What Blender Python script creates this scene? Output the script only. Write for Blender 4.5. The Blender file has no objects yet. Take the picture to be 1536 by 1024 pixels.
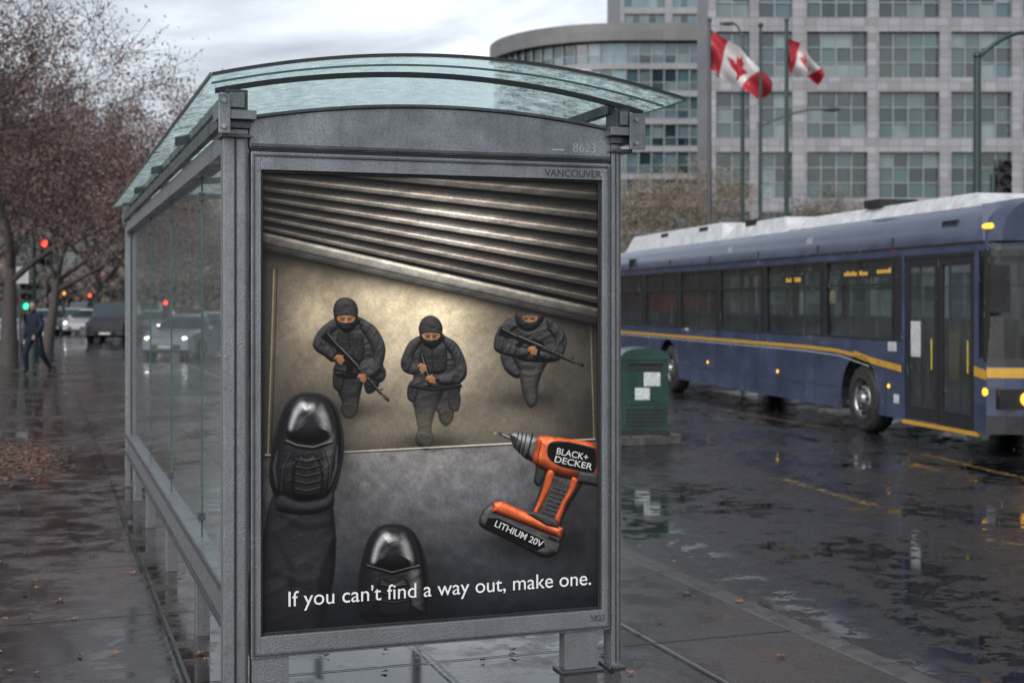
import bpy, math, random
import numpy as np
from mathutils import Vector, Matrix
random.seed(7); rng=np.random.default_rng(7)
R=math.radians
F=2047.0; CX=768.0; HY=452.0; H=1.75
TH=R(19); UX,UY=math.cos(TH),math.sin(TH); VX,VY=-UY,UX
LX,LY=-1.1487,5.983
def gp(px,py,z=0.0):
    Y=(H-z)*F/(py-HY); return ((px-CX)/F*Y,Y,z)
def at(px,Y,z=0.0): return ((px-CX)/F*Y,Y,z)
def zat(py,Y): return H-(py-HY)/F*Y
def pan(px,py,b=0.0):
    ox=LX+b*VX; oy=LY+b*VY; k=(px-CX)/F
    a=(k*oy-ox)/(UX-k*UY); Yd=oy+a*UY
    return a,H-(py-HY)/F*Yd
def w2l(x,y):
    dx,dy=x-LX,y-LY
    return dx*UX+dy*UY, dx*VX+dy*VY

scene=bpy.context.scene
# ------------------------------------------------------------ materials
def newmat(name):
    m=bpy.data.materials.new(name); m.use_nodes=True
    nt=m.node_tree; b=nt.nodes['Principled BSDF']; return m,nt,b
def nd(nt,t,**kw):
    n=nt.nodes.new(t)
    for k,v in kw.items(): setattr(n,k,v)
    return n
def mth(nt,op,a,b=None,c=None):
    n=nd(nt,'ShaderNodeMath',operation=op)
    for i,v in enumerate((a,b,c)):
        if v is None: continue
        if isinstance(v,(int,float)): n.inputs[i].default_value=v
        else: nt.links.new(v,n.inputs[i])
    return n.outputs[0]
def ramp(nt,fac,stops):
    r=nd(nt,'ShaderNodeValToRGB'); nt.links.new(fac,r.inputs[0])
    e=r.color_ramp.elements
    while len(e)<len(stops): e.new(0.5)
    for i,(p,c) in enumerate(stops):
        e[i].position=p; e[i].color=(c if len(c)==4 else (*c,1)) if not isinstance(c,(int,float)) else (c,c,c,1)
    return r.outputs[0]
def noise(nt,scale,detail=4,coord=None,rough=0.5,vec=None,dist=0):
    n=nd(nt,'ShaderNodeTexNoise'); n.inputs['Scale'].default_value=scale; n.inputs['Detail'].default_value=detail
    n.inputs['Roughness'].default_value=rough; n.inputs['Distortion'].default_value=dist
    if vec is None:
        tc=nd(nt,'ShaderNodeTexCoord'); vec=tc.outputs['Object']
    nt.links.new(vec,n.inputs['Vector']); return n.outputs['Fac']
def mixc(nt,fac,a,b,blend='MIX'):
    n=nd(nt,'ShaderNodeMix',data_type='RGBA',blend_type=blend)
    for s,v in ((n.inputs[0],fac),(n.inputs[6],a),(n.inputs[7],b)):
        if isinstance(v,(int,float)): s.default_value=v
        elif isinstance(v,tuple): s.default_value=(*v[:3],1)
        else: nt.links.new(v,s)
    return n.outputs[2]
def bump(nt,h,strength,dist,b):
    n=nd(nt,'ShaderNodeBump'); n.inputs['Strength'].default_value=strength; n.inputs['Distance'].default_value=dist
    nt.links.new(h,n.inputs['Height']); nt.links.new(n.outputs[0],b.inputs['Normal'])
def mat(name,col,rough=0.5,metal=0.0,var=0.15,scale=6,bmp=0.0,bscale=80,emit=None,estr=0,spec=0.5,coat=0):
    m,nt,b=newmat(name)
    n=noise(nt,scale,4)
    c=ramp(nt,n,[(0.3,tuple(x*(1-var) for x in col)),(0.7,tuple(min(1,x*(1+var)) for x in col))])
    nt.links.new(c,b.inputs['Base Color'])
    rr=ramp(nt,n,[(0.3,max(0.02,rough*0.75)),(0.7,min(1,rough*1.25))])
    nt.links.new(rr,b.inputs['Roughness'])
    b.inputs['Metallic'].default_value=metal
    b.inputs['Specular IOR Level'].default_value=spec
    b.inputs['Coat Weight'].default_value=coat
    if bmp: bump(nt,noise(nt,bscale,3),bmp,0.01,b)
    if emit:
        b.inputs['Emission Color'].default_value=(*emit,1); b.inputs['Emission Strength'].default_value=estr
    return m
def streaked_metal(name,col,rough=0.34,metal=0.7):
    m,nt,b=newmat(name)
    tc=nd(nt,'ShaderNodeTexCoord'); mp=nd(nt,'ShaderNodeMapping'); mp.inputs['Scale'].default_value=(18,18,1.2)
    nt.links.new(tc.outputs['Object'],mp.inputs[0])
    s=noise(nt,1.5,6,vec=mp.outputs[0],rough=0.65)
    g=noise(nt,5,6,rough=0.65)
    c1=ramp(nt,s,[(0.30,tuple(x*0.75 for x in col)),(0.5,col),(0.75,tuple(x*1.15 for x in col))])
    c2=mixc(nt,0.55,c1,ramp(nt,g,[(0.35,tuple(x*0.55 for x in col)),(0.62,tuple(x*1.12 for x in col))]))
    sp=noise(nt,120,2); c2=mixc(nt,0.55,c2,ramp(nt,sp,[(0.3,0.5),(0.5,1.0)]),'MULTIPLY')
    nt.links.new(c2,b.inputs['Base Color'])
    nt.links.new(ramp(nt,g,[(0.3,rough*1.5),(0.7,rough*0.55)]),b.inputs['Roughness'])
    b.inputs['Metallic'].default_value=metal
    v=nd(nt,'ShaderNodeTexVoronoi'); v.inputs['Scale'].default_value=110; nt.links.new(tc.outputs['Object'],v.inputs['Vector'])
    d=ramp(nt,v.outputs['Distance'],[(0.15,1.0),(0.4,0.0)])
    bump(nt,d,0.4,0.002,b)
    return m
def glassmat(name,tint=(0.9,0.95,0.93),veil=0.08,veilcol=(0.6,0.65,0.65),rough=0.03,drops=120,gl=0.1,fres=1.0,streak=True,transl=False):
    m,nt,b=newmat(name); nt.nodes.remove(b)
    out=nt.nodes['Material Output']
    tr=nd(nt,'ShaderNodeBsdfTransparent'); tr.inputs[0].default_value=(*tint,1)
    g=nd(nt,'ShaderNodeBsdfGlossy'); g.inputs['Roughness'].default_value=rough
    df=nd(nt,'ShaderNodeBsdfTranslucent' if transl else 'ShaderNodeBsdfDiffuse'); df.inputs[0].default_value=(*veilcol,1)
    tc=nd(nt,'ShaderNodeTexCoord')
    mp=nd(nt,'ShaderNodeMapping'); mp.inputs['Scale'].default_value=(1,1,0.18 if streak else 1); nt.links.new(tc.outputs['Object'],mp.inputs[0])
    n=noise(nt,14,5,vec=mp.outputs[0],rough=0.7)
    v=nd(nt,'ShaderNodeTexVoronoi'); v.inputs['Scale'].default_value=drops; nt.links.new(tc.outputs['Object'],v.inputs['Vector'])
    d=ramp(nt,v.outputs['Distance'],[(0.12,1.0),(0.38,0.0)])
    h=mth(nt,'ADD',mth(nt,'MULTIPLY',d,0.5),n)
    bp=nd(nt,'ShaderNodeBump'); bp.inputs['Strength'].default_value=0.35; bp.inputs['Distance'].default_value=0.004
    nt.links.new(h,bp.inputs['Height']); nt.links.new(bp.outputs[0],g.inputs['Normal'])
    lw=nd(nt,'ShaderNodeFresnel'); lw.inputs['IOR'].default_value=1.45
    fac=mth(nt,'ADD',mth(nt,'MULTIPLY',lw.outputs[0],fres),gl)
    veilf=mth(nt,'MULTIPLY',ramp(nt,n,[(0.38,0.15),(0.75,1.8)]),veil)
    veilf=mth(nt,'ADD',veilf,mth(nt,'MULTIPLY',d,veil*0.8))
    m1=nd(nt,'ShaderNodeMixShader'); nt.links.new(veilf,m1.inputs[0]); nt.links.new(tr.outputs[0],m1.inputs[1]); nt.links.new(df.outputs[0],m1.inputs[2])
    m2=nd(nt,'ShaderNodeMixShader'); nt.links.new(fac,m2.inputs[0]); nt.links.new(m1.outputs[0],m2.inputs[1]); nt.links.new(g.outputs[0],m2.inputs[2])
    nt.links.new(m2.outputs[0],out.inputs[0]); return m
def lines(nt,coord,step,off,w):
    f=mth(nt,'FRACT',mth(nt,'ADD',mth(nt,'DIVIDE',mth(nt,'SUBTRACT',coord,off),step),0.5))
    d=mth(nt,'MULTIPLY',mth(nt,'ABSOLUTE',mth(nt,'SUBTRACT',f,0.5)),step)
    mr=nd(nt,'ShaderNodeMapRange'); nt.links.new(d,mr.inputs[0])
    mr.inputs[1].default_value=w*0.5; mr.inputs[2].default_value=w*1.6; mr.inputs[3].default_value=1; mr.inputs[4].default_value=0
    return mr.outputs[0]
def wetground(name,dry,wet,joints=None,rlo=0.06,rhi=0.45,pud=0.5,grain=260,gb=0.35,specks=0.0,bs=0.5,slo=0.2,shi=0.6,ms=3.6,fb=0.08):
    m,nt,b=newmat(name)
    tc=nd(nt,'ShaderNodeTexCoord'); V=tc.outputs['Object']
    big=noise(nt,0.6,5,vec=V,rough=0.62,dist=0.6); mid=noise(nt,ms,6,vec=V,rough=0.72); fine=noise(nt,grain,2,vec=V,rough=0.6); fg=noise(nt,grain*0.25,3,vec=V)
    mask=mth(nt,'ADD',mth(nt,'MULTIPLY',big,0.45),mth(nt,'MULTIPLY',mid,0.55))
    c=ramp(nt,mask,[(pud-0.06,wet),(pud+0.06,dry)])
    c=mixc(nt,0.6,c,ramp(nt,fg,[(0.3,0.4),(0.7,1.0)]),'MULTIPLY')
    c=mixc(nt,0.5,c,ramp(nt,fine,[(0.35,0.3),(0.65,1.0)]),'MULTIPLY')
    if specks:
        v=nd(nt,'ShaderNodeTexVoronoi'); v.inputs['Scale'].default_value=38; nt.links.new(V,v.inputs['Vector'])
        c=mixc(nt,mth(nt,'MULTIPLY',ramp(nt,v.outputs['Distance'],[(0.10,1.0),(0.22,0.0)]),specks),c,(0.2,0.2,0.2))
    rg=ramp(nt,mask,[(pud-0.05,rlo),(pud+0.0,(rlo+rhi)/2),(pud+0.07,rhi)])
    nt.links.new(ramp(nt,mask,[(pud-0.05,shi),(pud+0.06,slo)]),b.inputs['Specular IOR Level'])
    h=mth(nt,'ADD',mth(nt,'MULTIPLY',fine,gb),mth(nt,'MULTIPLY',fg,gb*1.5))
    h=mth(nt,'MULTIPLY',h,ramp(nt,mask,[(pud-0.05,fb),(pud+0.05,1.0)]))
    if joints:
        sx=nd(nt,'ShaderNodeSeparateXYZ'); nt.links.new(V,sx.inputs[0])
        wob=mth(nt,'MULTIPLY',mth(nt,'SUBTRACT',mid,0.5),0.014)
        x=mth(nt,'ADD',sx.outputs[0],wob); y=mth(nt,'ADD',sx.outputs[1],wob)
        (s1,o1,s2,o2)=joints
        j=mth(nt,'MAXIMUM',lines(nt,x,s1,o1,0.016),lines(nt,y,s2,o2,0.013))
        cx=mth(nt,'FLOOR',mth(nt,'DIVIDE',mth(nt,'SUBTRACT',x,o1),s1)); cy=mth(nt,'FLOOR',mth(nt,'DIVIDE',mth(nt,'SUBTRACT',y,o2),s2))
        cb=nd(nt,'ShaderNodeCombineXYZ'); nt.links.new(cx,cb.inputs[0]); nt.links.new(cy,cb.inputs[1])
        wn=nd(nt,'ShaderNodeTexWhiteNoise'); nt.links.new(cb.outputs[0],wn.inputs['Vector'])
        c=mixc(nt,1.0,c,ramp(nt,wn.outputs['Value'],[(0,0.6),(1,1.0)]),'MULTIPLY')
        c=mixc(nt,j,c,(0.005,0.005,0.005))
        h=mth(nt,'SUBTRACT',h,mth(nt,'MULTIPLY',j,1.4))
    nt.links.new(c,b.inputs['Base Color']); nt.links.new(rg,b.inputs['Roughness'])
    bump(nt,h,bs,0.006,b)
    return m

M={}
M['alu']=streaked_metal('painted_aluminium',(0.25,0.26,0.275))
M['alud']=streaked_metal('painted_aluminium_dark',(0.10,0.105,0.115))
M['gasket']=mat('black_gasket',(0.012,0.012,0.013),0.4)
M['bolt']=mat('steel_bolt',(0.3,0.3,0.31),0.3,0.9)
M['wallglass']=glassmat('wet_wall_glass',tint=(0.88,0.94,0.93),veil=0.07,veilcol=(0.45,0.5,0.5),fres=0.34,gl=0.02)
M['roofglass']=glassmat('wet_roof_glass',tint=(0.60,0.73,0.72),veil=0.50,veilcol=(0.55,0.68,0.67),rough=0.12,drops=60,streak=False,transl=True,gl=0.03,fres=0.5)
M['glassedge']=mat('green_glass_edge',(0.05,0.10,0.09),0.15)
M['sidewalk']=wetground('wet_concrete_paving',(0.098,0.078,0.074),(0.034,0.027,0.027),joints=(1.17,-0.24,1.5,0.35),rlo=0.07,rhi=0.36,pud=0.52,grain=180,bs=0.35,slo=0.35,shi=0.75,fb=0.05)
M['asphalt']=wetground('wet_asphalt',(0.028,0.026,0.032),(0.007,0.007,0.010),rlo=0.03,rhi=0.33,pud=0.52,grain=120,gb=0.6,specks=0.3,bs=0.42,slo=0.3,shi=0.9,ms=5.5,fb=0.04)
M['ground']=wetground('ground_far',(0.07,0.068,0.065),(0.04,0.04,0.04),rlo=0.15,rhi=0.5)
M['kerb']=mat('concrete_kerb',(0.055,0.050,0.050),0.3,var=0.4,scale=9,bmp=0.4,bscale=120)

# ------------------------------------------------------------ mesh builder
class MB:
    def __init__(s): s.v=[];s.f=[];s.m=[];s.mats=[];s.sm=[]
    def mi(s,k):
        m=M[k] if isinstance(k,str) else k
        if m not in s.mats: s.mats.append(m)
        return s.mats.index(m)
    def add(s,vs,fs,k,smooth=False):
        o=len(s.v); s.v.extend([tuple(p) for p in vs]); i=s.mi(k)
        for f in fs: s.f.append([o+j for j in f]); s.m.append(i); s.sm.append(smooth)
    def box(s,x0,x1,y0,y1,z0,z1,k):
        s.add([(x0,y0,z0),(x1,y0,z0),(x1,y1,z0),(x0,y1,z0),(x0,y0,z1),(x1,y0,z1),(x1,y1,z1),(x0,y1,z1)],
              [(0,3,2,1),(4,5,6,7),(0,1,5,4),(1,2,6,5),(2,3,7,6),(3,0,4,7)],k)
    def quad(s,a,b,c,d,k): s.add([a,b,c,d],[(0,1,2,3)],k)
    def cyl(s,p0,p1,r0,r1,k,n=12,cap=True):
        p0=Vector(p0);p1=Vector(p1);d=(p1-p0).normalized()
        u=d.orthogonal().normalized(); w=d.cross(u)
        vs=[]
        for p,r in ((p0,r0),(p1,r1)):
            for i in range(n):
                t=2*math.pi*i/n; vs.append(p+u*math.cos(t)*r+w*math.sin(t)*r)
        fs=[(i,(i+1)%n,n+(i+1)%n,n+i) for i in range(n)]
        s.add(vs,fs,k,True)
        if cap:
            s.add(vs[:n],[tuple(range(n))[::-1]],k); s.add(vs[n:],[tuple(range(n))],k)
    def ball(s,c,r,k,sc=(1,1,1),n=12):
        vs=[];fs=[]
        for i in range(n+1):
            ph=math.pi*i/n
            for j in range(n):
                t=2*math.pi*j/n
                vs.append((c[0]+r*sc[0]*math.sin(ph)*math.cos(t),c[1]+r*sc[1]*math.sin(ph)*math.sin(t),c[2]+r*sc[2]*math.cos(ph)))
        for i in range(n):
            for j in range(n):
                fs.append((i*n+j,(i+1)*n+j,(i+1)*n+(j+1)%n,i*n+(j+1)%n))
        s.add(vs,fs,k,True)
    def strip(s,pts,z0,z1,k):
        for (x0,y0),(x1,y1) in zip(pts[:-1],pts[1:]):
            s.quad((x0,y0,z0),(x1,y1,z0),(x1,y1,z1),(x0,y0,z1),k)
    def build(s,name,loc=(0,0,0),rot=0,parent=None,bevel=0):
        me=bpy.data.meshes.new(name); me.from_pydata(s.v,[],s.f)
        for m in s.mats: me.materials.append(m)
        me.polygons.foreach_set('material_index',s.m); me.polygons.foreach_set('use_smooth',s.sm); me.update()
        o=bpy.data.objects.new(name,me); scene.collection.objects.link(o)
        o.location=loc; o.rotation_euler=(0,0,rot)
        if parent: o.parent=parent
        if bevel:
            b=o.modifiers.new('bevel','BEVEL'); b.width=bevel; b.segments=2; b.limit_method='ANGLE'; b.angle_limit=R(40)
        return o
def empty(name,loc=(0,0,0),rot=0):
    o=bpy.data.objects.new(name,None); scene.collection.objects.link(o); o.location=loc; o.rotation_euler=(0,0,rot); return o
def text(name,s,loc,width,m,parent,rotx=90,tilt=0,height=None,extr=0.0004,bold=0.0):
    cu=bpy.data.curves.new(name,'FONT'); cu.body=s; cu.size=0.1; cu.extrude=extr; cu.offset=bold
    o=bpy.data.objects.new(name,cu); scene.collection.objects.link(o)
    cu.materials.append(m)
    bpy.context.view_layer.update()
    w=o.dimensions.x; sc=width/w
    o.scale=(sc,(height/(0.07) if height else sc),1)
    o.rotation_euler=(R(rotx),R(tilt),0); o.location=loc; o.parent=parent
    return o

# ------------------------------------------------------------ camera, world, sun
cam=bpy.data.cameras.new('camera'); co=bpy.data.objects.new('camera',cam); scene.collection.objects.link(co)
co.location=(0,0,H); co.rotation_euler=(R(90),0,0); cam.lens=F/1536*36; cam.sensor_width=36; cam.shift_y=-(512-HY)/1536
cam.clip_end=3000; cam.dof.use_dof=True; cam.dof.focus_distance=6.1; cam.dof.aperture_fstop=3.2
scene.camera=co
w=bpy.data.worlds.new('World'); scene.world=w; w.use_nodes=True; nt=w.node_tree
bg=nt.nodes['Background']
el=R(42); az=R(205)
sky=nd(nt,'ShaderNodeTexSky',sky_type='NISHITA'); sky.sun_disc=False; sky.sun_elevation=el; sky.sun_rotation=az; sky.dust_density=4; sky.air_density=1; sky.altitude=0
hs=nd(nt,'ShaderNodeHueSaturation'); hs.inputs['Saturation'].default_value=0.22; hs.inputs['Value'].default_value=1.55; nt.links.new(sky.outputs[0],hs.inputs['Color'])
tc=nd(nt,'ShaderNodeTexCoord'); mp=nd(nt,'ShaderNodeMapping'); mp.inputs['Scale'].default_value=(1,1,3.0); nt.links.new(tc.outputs['Generated'],mp.inputs[0])
cn=noise(nt,4.2,7,vec=mp.outputs[0],rough=0.58,dist=0.4)
cc=ramp(nt,cn,[(0.34,(0.58,0.61,0.66)),(0.48,(0.86,0.89,0.93)),(0.62,(1.22,1.23,1.24))])
mx=mixc(nt,1.0,hs.outputs[0],cc,'MULTIPLY')
nt.links.new(mx,bg.inputs[0]); bg.inputs[1].default_value=0.15
sl=bpy.data.lights.new('sun','SUN'); sl.energy=0.9; sl.angle=R(18); sl.color=(1,0.96,0.9)
so=bpy.data.objects.new('sun',sl); scene.collection.objects.link(so)
d=Vector((math.sin(az)*math.cos(el),math.cos(az)*math.cos(el),math.sin(el))); so.rotation_euler=d.to_track_quat('Z','Y').to_euler()
scene.view_settings.view_transform='Standard'; scene.view_settings.look='None'; scene.view_settings.exposure=0

# ------------------------------------------------------------ ground
mb=MB(); mb.quad((-900,-300,-0.14),(900,-300,-0.14),(900,1500,-0.14),(-900,1500,-0.14),'ground'); mb.build('ground')
mb=MB(); mb.quad((3.0,-25,-0.13),(60,-25,-0.13),(60,140,-0.13),(3.0,140,-0.13),'asphalt')
mb.quad((-90,34,-0.1301),(3.0,34,-0.1301),(3.0,110,-0.1301),(-90,110,-0.1301),'asphalt'); mb.build('road',(LX,LY,0),TH)
mb=MB(); mb.box(-14,2.9,-12,33.8,-0.135,0.0,'sidewalk'); mb.build('sidewalk',(LX,LY,0),TH)
mb=MB()
y=-12
while y<33.8:
    mb.box(2.904,3.06,y,min(y+1.99,33.8),-0.138,0.003,'kerb'); y+=2.0
mb.box(-14,2.9,33.804,33.95,-0.138,0.003,'kerb')
mb.build('kerb',(LX,LY,0),TH,bevel=0.012)
bx,by,_=gp(960,649); ia,ib=w2l(bx,by)
mb=MB(); mb.box(ia-1.6,ia+0.45,ib-0.35,ib+4,-0.138,0.0,'kerb'); mb.build('traffic_island',(LX,LY,0),TH,bevel=0.02)
def worn(name,col):
    m,nt,b=newmat(name)
    tc=nd(nt,'ShaderNodeTexCoord')
    n=noise(nt,9,8,vec=tc.outputs['Object'],rough=0.85)
    a=ramp(nt,n,[(0.46,0.0),(0.60,0.85)])
    nt.links.new(a,b.inputs['Alpha']); b.inputs['Base Color'].default_value=(*col,1); b.inputs['Roughness'].default_value=0.3
    return m
M['yellow']=worn('worn_yellow_paint',(0.26,0.17,0.045))
mb=MB()
def mark(p0,p1,wd,k='yellow'):
    a=Vector(gp(*p0,-0.126)); b=Vector(gp(*p1,-0.126)); d=(b-a).normalized(); n=Vector((-d.y,d.x,0))*wd/2
    mb.quad(a-n,b-n,b+n,a+n,k)
mark((1175,718),(1312,758),0.13); mark((1060,627),(1150,633),0.14); mark((1075,612),(1230,640),0.12); mark((1380,680),(1560,722),0.13)
mark((950,668),(1030,664),0.14); mark((1380,640),(1470,652),0.12); mark((1150,600),(1250,612),0.12)
mb.build('road_marking')

# ------------------------------------------------------------ poster painting (flat artwork, procedural vertex colours)
def vnoise(X,Y,s,seed,oct=3):
    r=np.random.default_rng(seed); out=np.zeros_like(X); amp=1; tot=0
    for o in range(oct):
        g=r.random((64,64)); x=X/s*(2**o); y=Y/s*(2**o)
        xi=np.floor(x).astype(int); yi=np.floor(y).astype(int); fx=x-xi; fy=y-yi
        fx=fx*fx*(3-2*fx); fy=fy*fy*(3-2*fy)
        a=g[yi%64,xi%64];b=g[yi%64,(xi+1)%64];c=g[(yi+1)%64,xi%64];d=g[(yi+1)%64,(xi+1)%64]
        out+=amp*((a*(1-fx)+b*fx)*(1-fy)+(c*(1-fx)+d*fx)*fy); tot+=amp; amp*=0.5
    return out/tot
PA0=pan(394,500)[0]; PA1=pan(896,500)[0]; PZ0,PZ1=0.297,2.313
NW,NH=640,820
aa=np.linspace(PA0,PA1,NW); zz=np.linspace(PZ1,PZ0,NH); A,Z=np.meshgrid(aa,zz)
Yd=LY+A*UY; X=CX+F*(LX+A*UX)/Yd; Y=HY+(H-Z)/Yd*F
def rgb(*c): return np.array(c,dtype=float)
def sm(e0,e1,x): t=np.clip((x-e0)/(e1-e0),0,1); return t*t*(3-2*t)
def gauss(cx,cy,sx,sy): return np.exp(-((X-cx)/sx)**2-((Y-cy)/sy)**2)
fog=vnoise(X+0.5*Y,Y,70,3,4)
C=rgb(50,47,44)+gauss(600,510,215,165)[...,None]*rgb(88,80,66)+gauss(630,445,120,95)[...,None]*rgb(112,100,78)+gauss(470,450,50,90)[...,None]*rgb(34,29,20)
C*= (0.72+0.5*fog)[...,None]
C*= (0.90+0.20*vnoise(X,Y,9,1,4))[...,None]
yl=682-(X-400)*0.049
t=np.clip((Y-yl)/250,0,1)
P=(rgb(108,105,103)*(1-t[...,None])**0.9+rgb(34,37,45)*(t[...,None])**0.8)*(0.62+0.5*np.exp(-((X-640)/210)**2)*(1-t)**0.5)[...,None]
P*=(0.72+0.42*vnoise(X,Y,14,2,5)+0.14*vnoise(X,Y,3,12,2))[...,None]
m=sm(-0.8,0.8,Y-yl)[...,None]; C=C*(1-m)+P*m
def cat(pts,n=6):
    p=np.array(pts,float); N=len(p); out=[]
    for i in range(N):
        p0,p1,p2,p3=p[(i-1)%N],p[i],p[(i+1)%N],p[(i+2)%N]
        for j in range(n):
            t=j/n; out.append(0.5*((2*p1)+(-p0+p2)*t+(2*p0-5*p1+4*p2-p3)*t*t+(-p0+3*p1-3*p2+p3)*t**3))
    return np.array(out)
def poly(pts,col,soft=0.8,smooth=True,alpha=1.0,vol=None,nz=0,lit=None):
    """lit=(inflate_width, fold_amp, fold_scale, seed, spec, specpow, fold_angle)"""
    P=cat(pts) if smooth else np.array(pts,float)
    x0,y0=P.min(0)-5-soft; x1,y1=P.max(0)+5+soft
    M_=(X>x0)&(X<x1)&(Y>y0)&(Y<y1)
    if not M_.any(): return
    ri=np.where(M_.any(1))[0]; ci=np.where(M_.any(0))[0]; sl_=(slice(ri[0],ri[-1]+1),slice(ci[0],ci[-1]+1))
    x=X[sl_];y=Y[sl_]; d=np.full(x.shape,1e9); s=np.ones(x.shape)
    N=len(P); j=N-1
    for i in range(N):
        ex,ey=P[j]-P[i]; wx=x-P[i,0]; wy=y-P[i,1]
        q=np.clip((wx*ex+wy*ey)/(ex*ex+ey*ey+1e-9),0,1); bx=wx-ex*q; by=wy-ey*q
        d=np.minimum(d,bx*bx+by*by)
        c1=y>=P[i,1]; c2=y<P[j,1]; c3=ex*wy>ey*wx
        fl=(c1&c2&c3)|(~c1&~c2&~c3); s=np.where(fl,-s,s); j=i
    sd=s*np.sqrt(d)
    al=alpha*np.clip(0.5-sd/(2*soft),0,1)
    col=np.array(col,float)[None,None,:]*np.ones(x.shape+(1,))
    if vol:
        wdt,top,side=vol
        rim=np.exp(np.minimum(sd,0)/wdt); cy=(P[:,1].min()+P[:,1].max())/2; hh=(P[:,1].max()-P[:,1].min())/2+1e-6
        col=col*(1+rim*top)[...,None]*(1-side*(y-cy)/hh)[...,None]
    if lit:
        Rw,amp,fs_,seed,spec,spw,ang=lit
        dep=np.clip(-sd,0,None); tt=np.clip(dep/Rw,0,1); hgt=Rw*np.sqrt(np.clip(1-(1-tt)**2,0,1))*0.8
        if amp:
            ca,sa=math.cos(ang),math.sin(ang); fxn=(x*ca+y*sa); fyn=(-x*sa+y*ca)*0.42
            wv=vnoise(fxn+6*vnoise(x,y,14,seed+9,2),fyn,fs_,seed,3); hgt=hgt+amp*(1-np.abs(wv-0.5)*5)*np.clip(dep/3,0,1)+amp*0.25*vnoise(x,y,4,seed+3,2)
        gx=np.gradient(hgt,axis=1)/np.gradient(x,axis=1); gy=np.gradient(hgt,axis=0)/np.gradient(y,axis=0)
        nn=np.sqrt(gx*gx+gy*gy+1); nx,ny,nz_=-gx/nn,-gy/nn,1/nn
        L1=rgb(-0.30,-0.78,0.55); L2=rgb(0.75,-0.25,0.6)
        dl=np.clip(nx*L1[0]+ny*L1[1]+nz_*L1[2],0,None); d2=np.clip(nx*L2[0]+ny*L2[1]+nz_*L2[2],0,None)
        hx=L1+rgb(0,0,1); hx/=np.linalg.norm(hx); h2=L2+rgb(0,0,1); h2/=np.linalg.norm(h2)
        sp=spec*np.clip(nx*hx[0]+ny*hx[1]+nz_*hx[2],0,1)**spw+0.5*spec*np.clip(nx*h2[0]+ny*h2[1]+nz_*h2[2],0,1)**spw
        col=col*(0.22+1.15*dl+0.3*d2)[...,None]+sp[...,None]*rgb(1.0,0.97,0.92)
    if nz: col=col*(1-nz/2+nz*vnoise(x,y,7,5,4))[...,None]
    C[sl_]=C[sl_]*(1-al[...,None])+np.clip(col,0,255)*al[...,None]
def stroke(pts,w,col,alpha=1.0,soft=0.8,taper=False):
    P=np.array(pts,float); x0,y0=P.min(0)-w-4-soft; x1,y1=P.max(0)+w+4+soft
    M_=(X>x0)&(X<x1)&(Y>y0)&(Y<y1)
    if not M_.any(): return
    x=X[M_];y=Y[M_]; best=np.full(x.shape,1e9); n=len(P)-1
    for i in range(n):
        ex,ey=P[i+1]-P[i]; wx=x-P[i,0]; wy=y-P[i,1]
        q=np.clip((wx*ex+wy*ey)/(ex*ex+ey*ey+1e-9),0,1)
        d=np.hypot(wx-ex*q,wy-ey*q); tt=(i+q)/n
        ww=w/2*(np.sin(np.pi*np.clip(tt,0.04,0.96))**0.7 if taper else 1)
        best=np.minimum(best,d-ww)
    al=alpha*np.clip(0.5-best/(2*soft),0,1)
    C[M_]=C[M_]*(1-al[:,None])+np.array(col,float)*al[:,None]
poly([(394,400),(411,403),(403,690),(394,690)],(66,63,58),smooth=False)
stroke([(411,404),(402,682)],1.8,(158,138,102)); stroke([(416,404),(407,681)],1.2,(30,28,26))
poly([(886,480),(900,480),(900,665),(891,662)],(56,54,50),smooth=False); stroke([(886,486),(891,660)],1.6,(150,135,105),0.8)
# corrugated shutter
yt=238+0.075*(X-393); yb=374+0.226*(X-393)
v=(Y-yt)/(yb-26-yt); r=np.mod(np.clip(v,0,9)**1.15*7.0+0.25,1.0)
light=0.62+1.35*np.exp(-((X-690)/125)**2-((Y-335-0.1*(X-690))/65)**2)+0.35*np.exp(-((X-520)/90)**2)
prof_=np.where(r<0.22,0.05+0.1*r,np.where(r<0.62,(r-0.22)/0.40,1.0-0.35*(r-0.62)/0.38))
edge=np.exp(-((r-0.64)/0.045)**2)+0.35*np.exp(-((r-0.24)/0.03)**2); dk=1-np.exp(-((r-0.02)/0.07)**2)-np.exp(-((r-1.0)/0.05)**2)
dk=np.clip(dk,0.1,1)
S=(rgb(16,15,15)+prof_[...,None]*rgb(84,79,72)+edge[...,None]*rgb(62,55,43))*light[...,None]*dk[...,None]
S*=(0.72+0.5*vnoise(X+3*Y,Y*2.5,30,9,5))[...,None]; S*=(0.9+0.2*vnoise(X,Y,3,19,2))[...,None]
rb=(Y-(yb-26))/26
B=(rgb(128,123,115)*(1-0.55*sm(0.25,1,rb))[...,None]+np.exp(-((rb-0.12)/0.08)**2)[...,None]*rgb(80,72,58)-np.exp(-((rb-0.62)/0.05)**2)[...,None]*rgb(40,38,36))*(0.5+0.75*np.exp(-((X-620)/170)**2))[...,None]
B*=(0.72+0.5*vnoise(X,Y*2,20,11,5))[...,None]
S=np.where((rb>0)[...,None],B,S)
mk=sm(-0.8,0.8,yb-Y)[...,None]
shd=np.exp(-np.clip(Y-yb,0,99)/16)*(Y>yb-1)
C*=(1-0.65*shd)[...,None]
C=C*(1-mk)+S*mk
poly([(388,250),(452,262),(416,330),(400,372),(388,376)],(47,46,45),smooth=False,nz=0.4)
stroke([(452,262),(418,320),(398,365)],3,(110,102,88),0.9); stroke([(447,262),(412,322),(394,360)],2,(20,20,20),0.9)
stroke([(398,300),(430,262)],2,(26,25,25),0.8)
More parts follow.
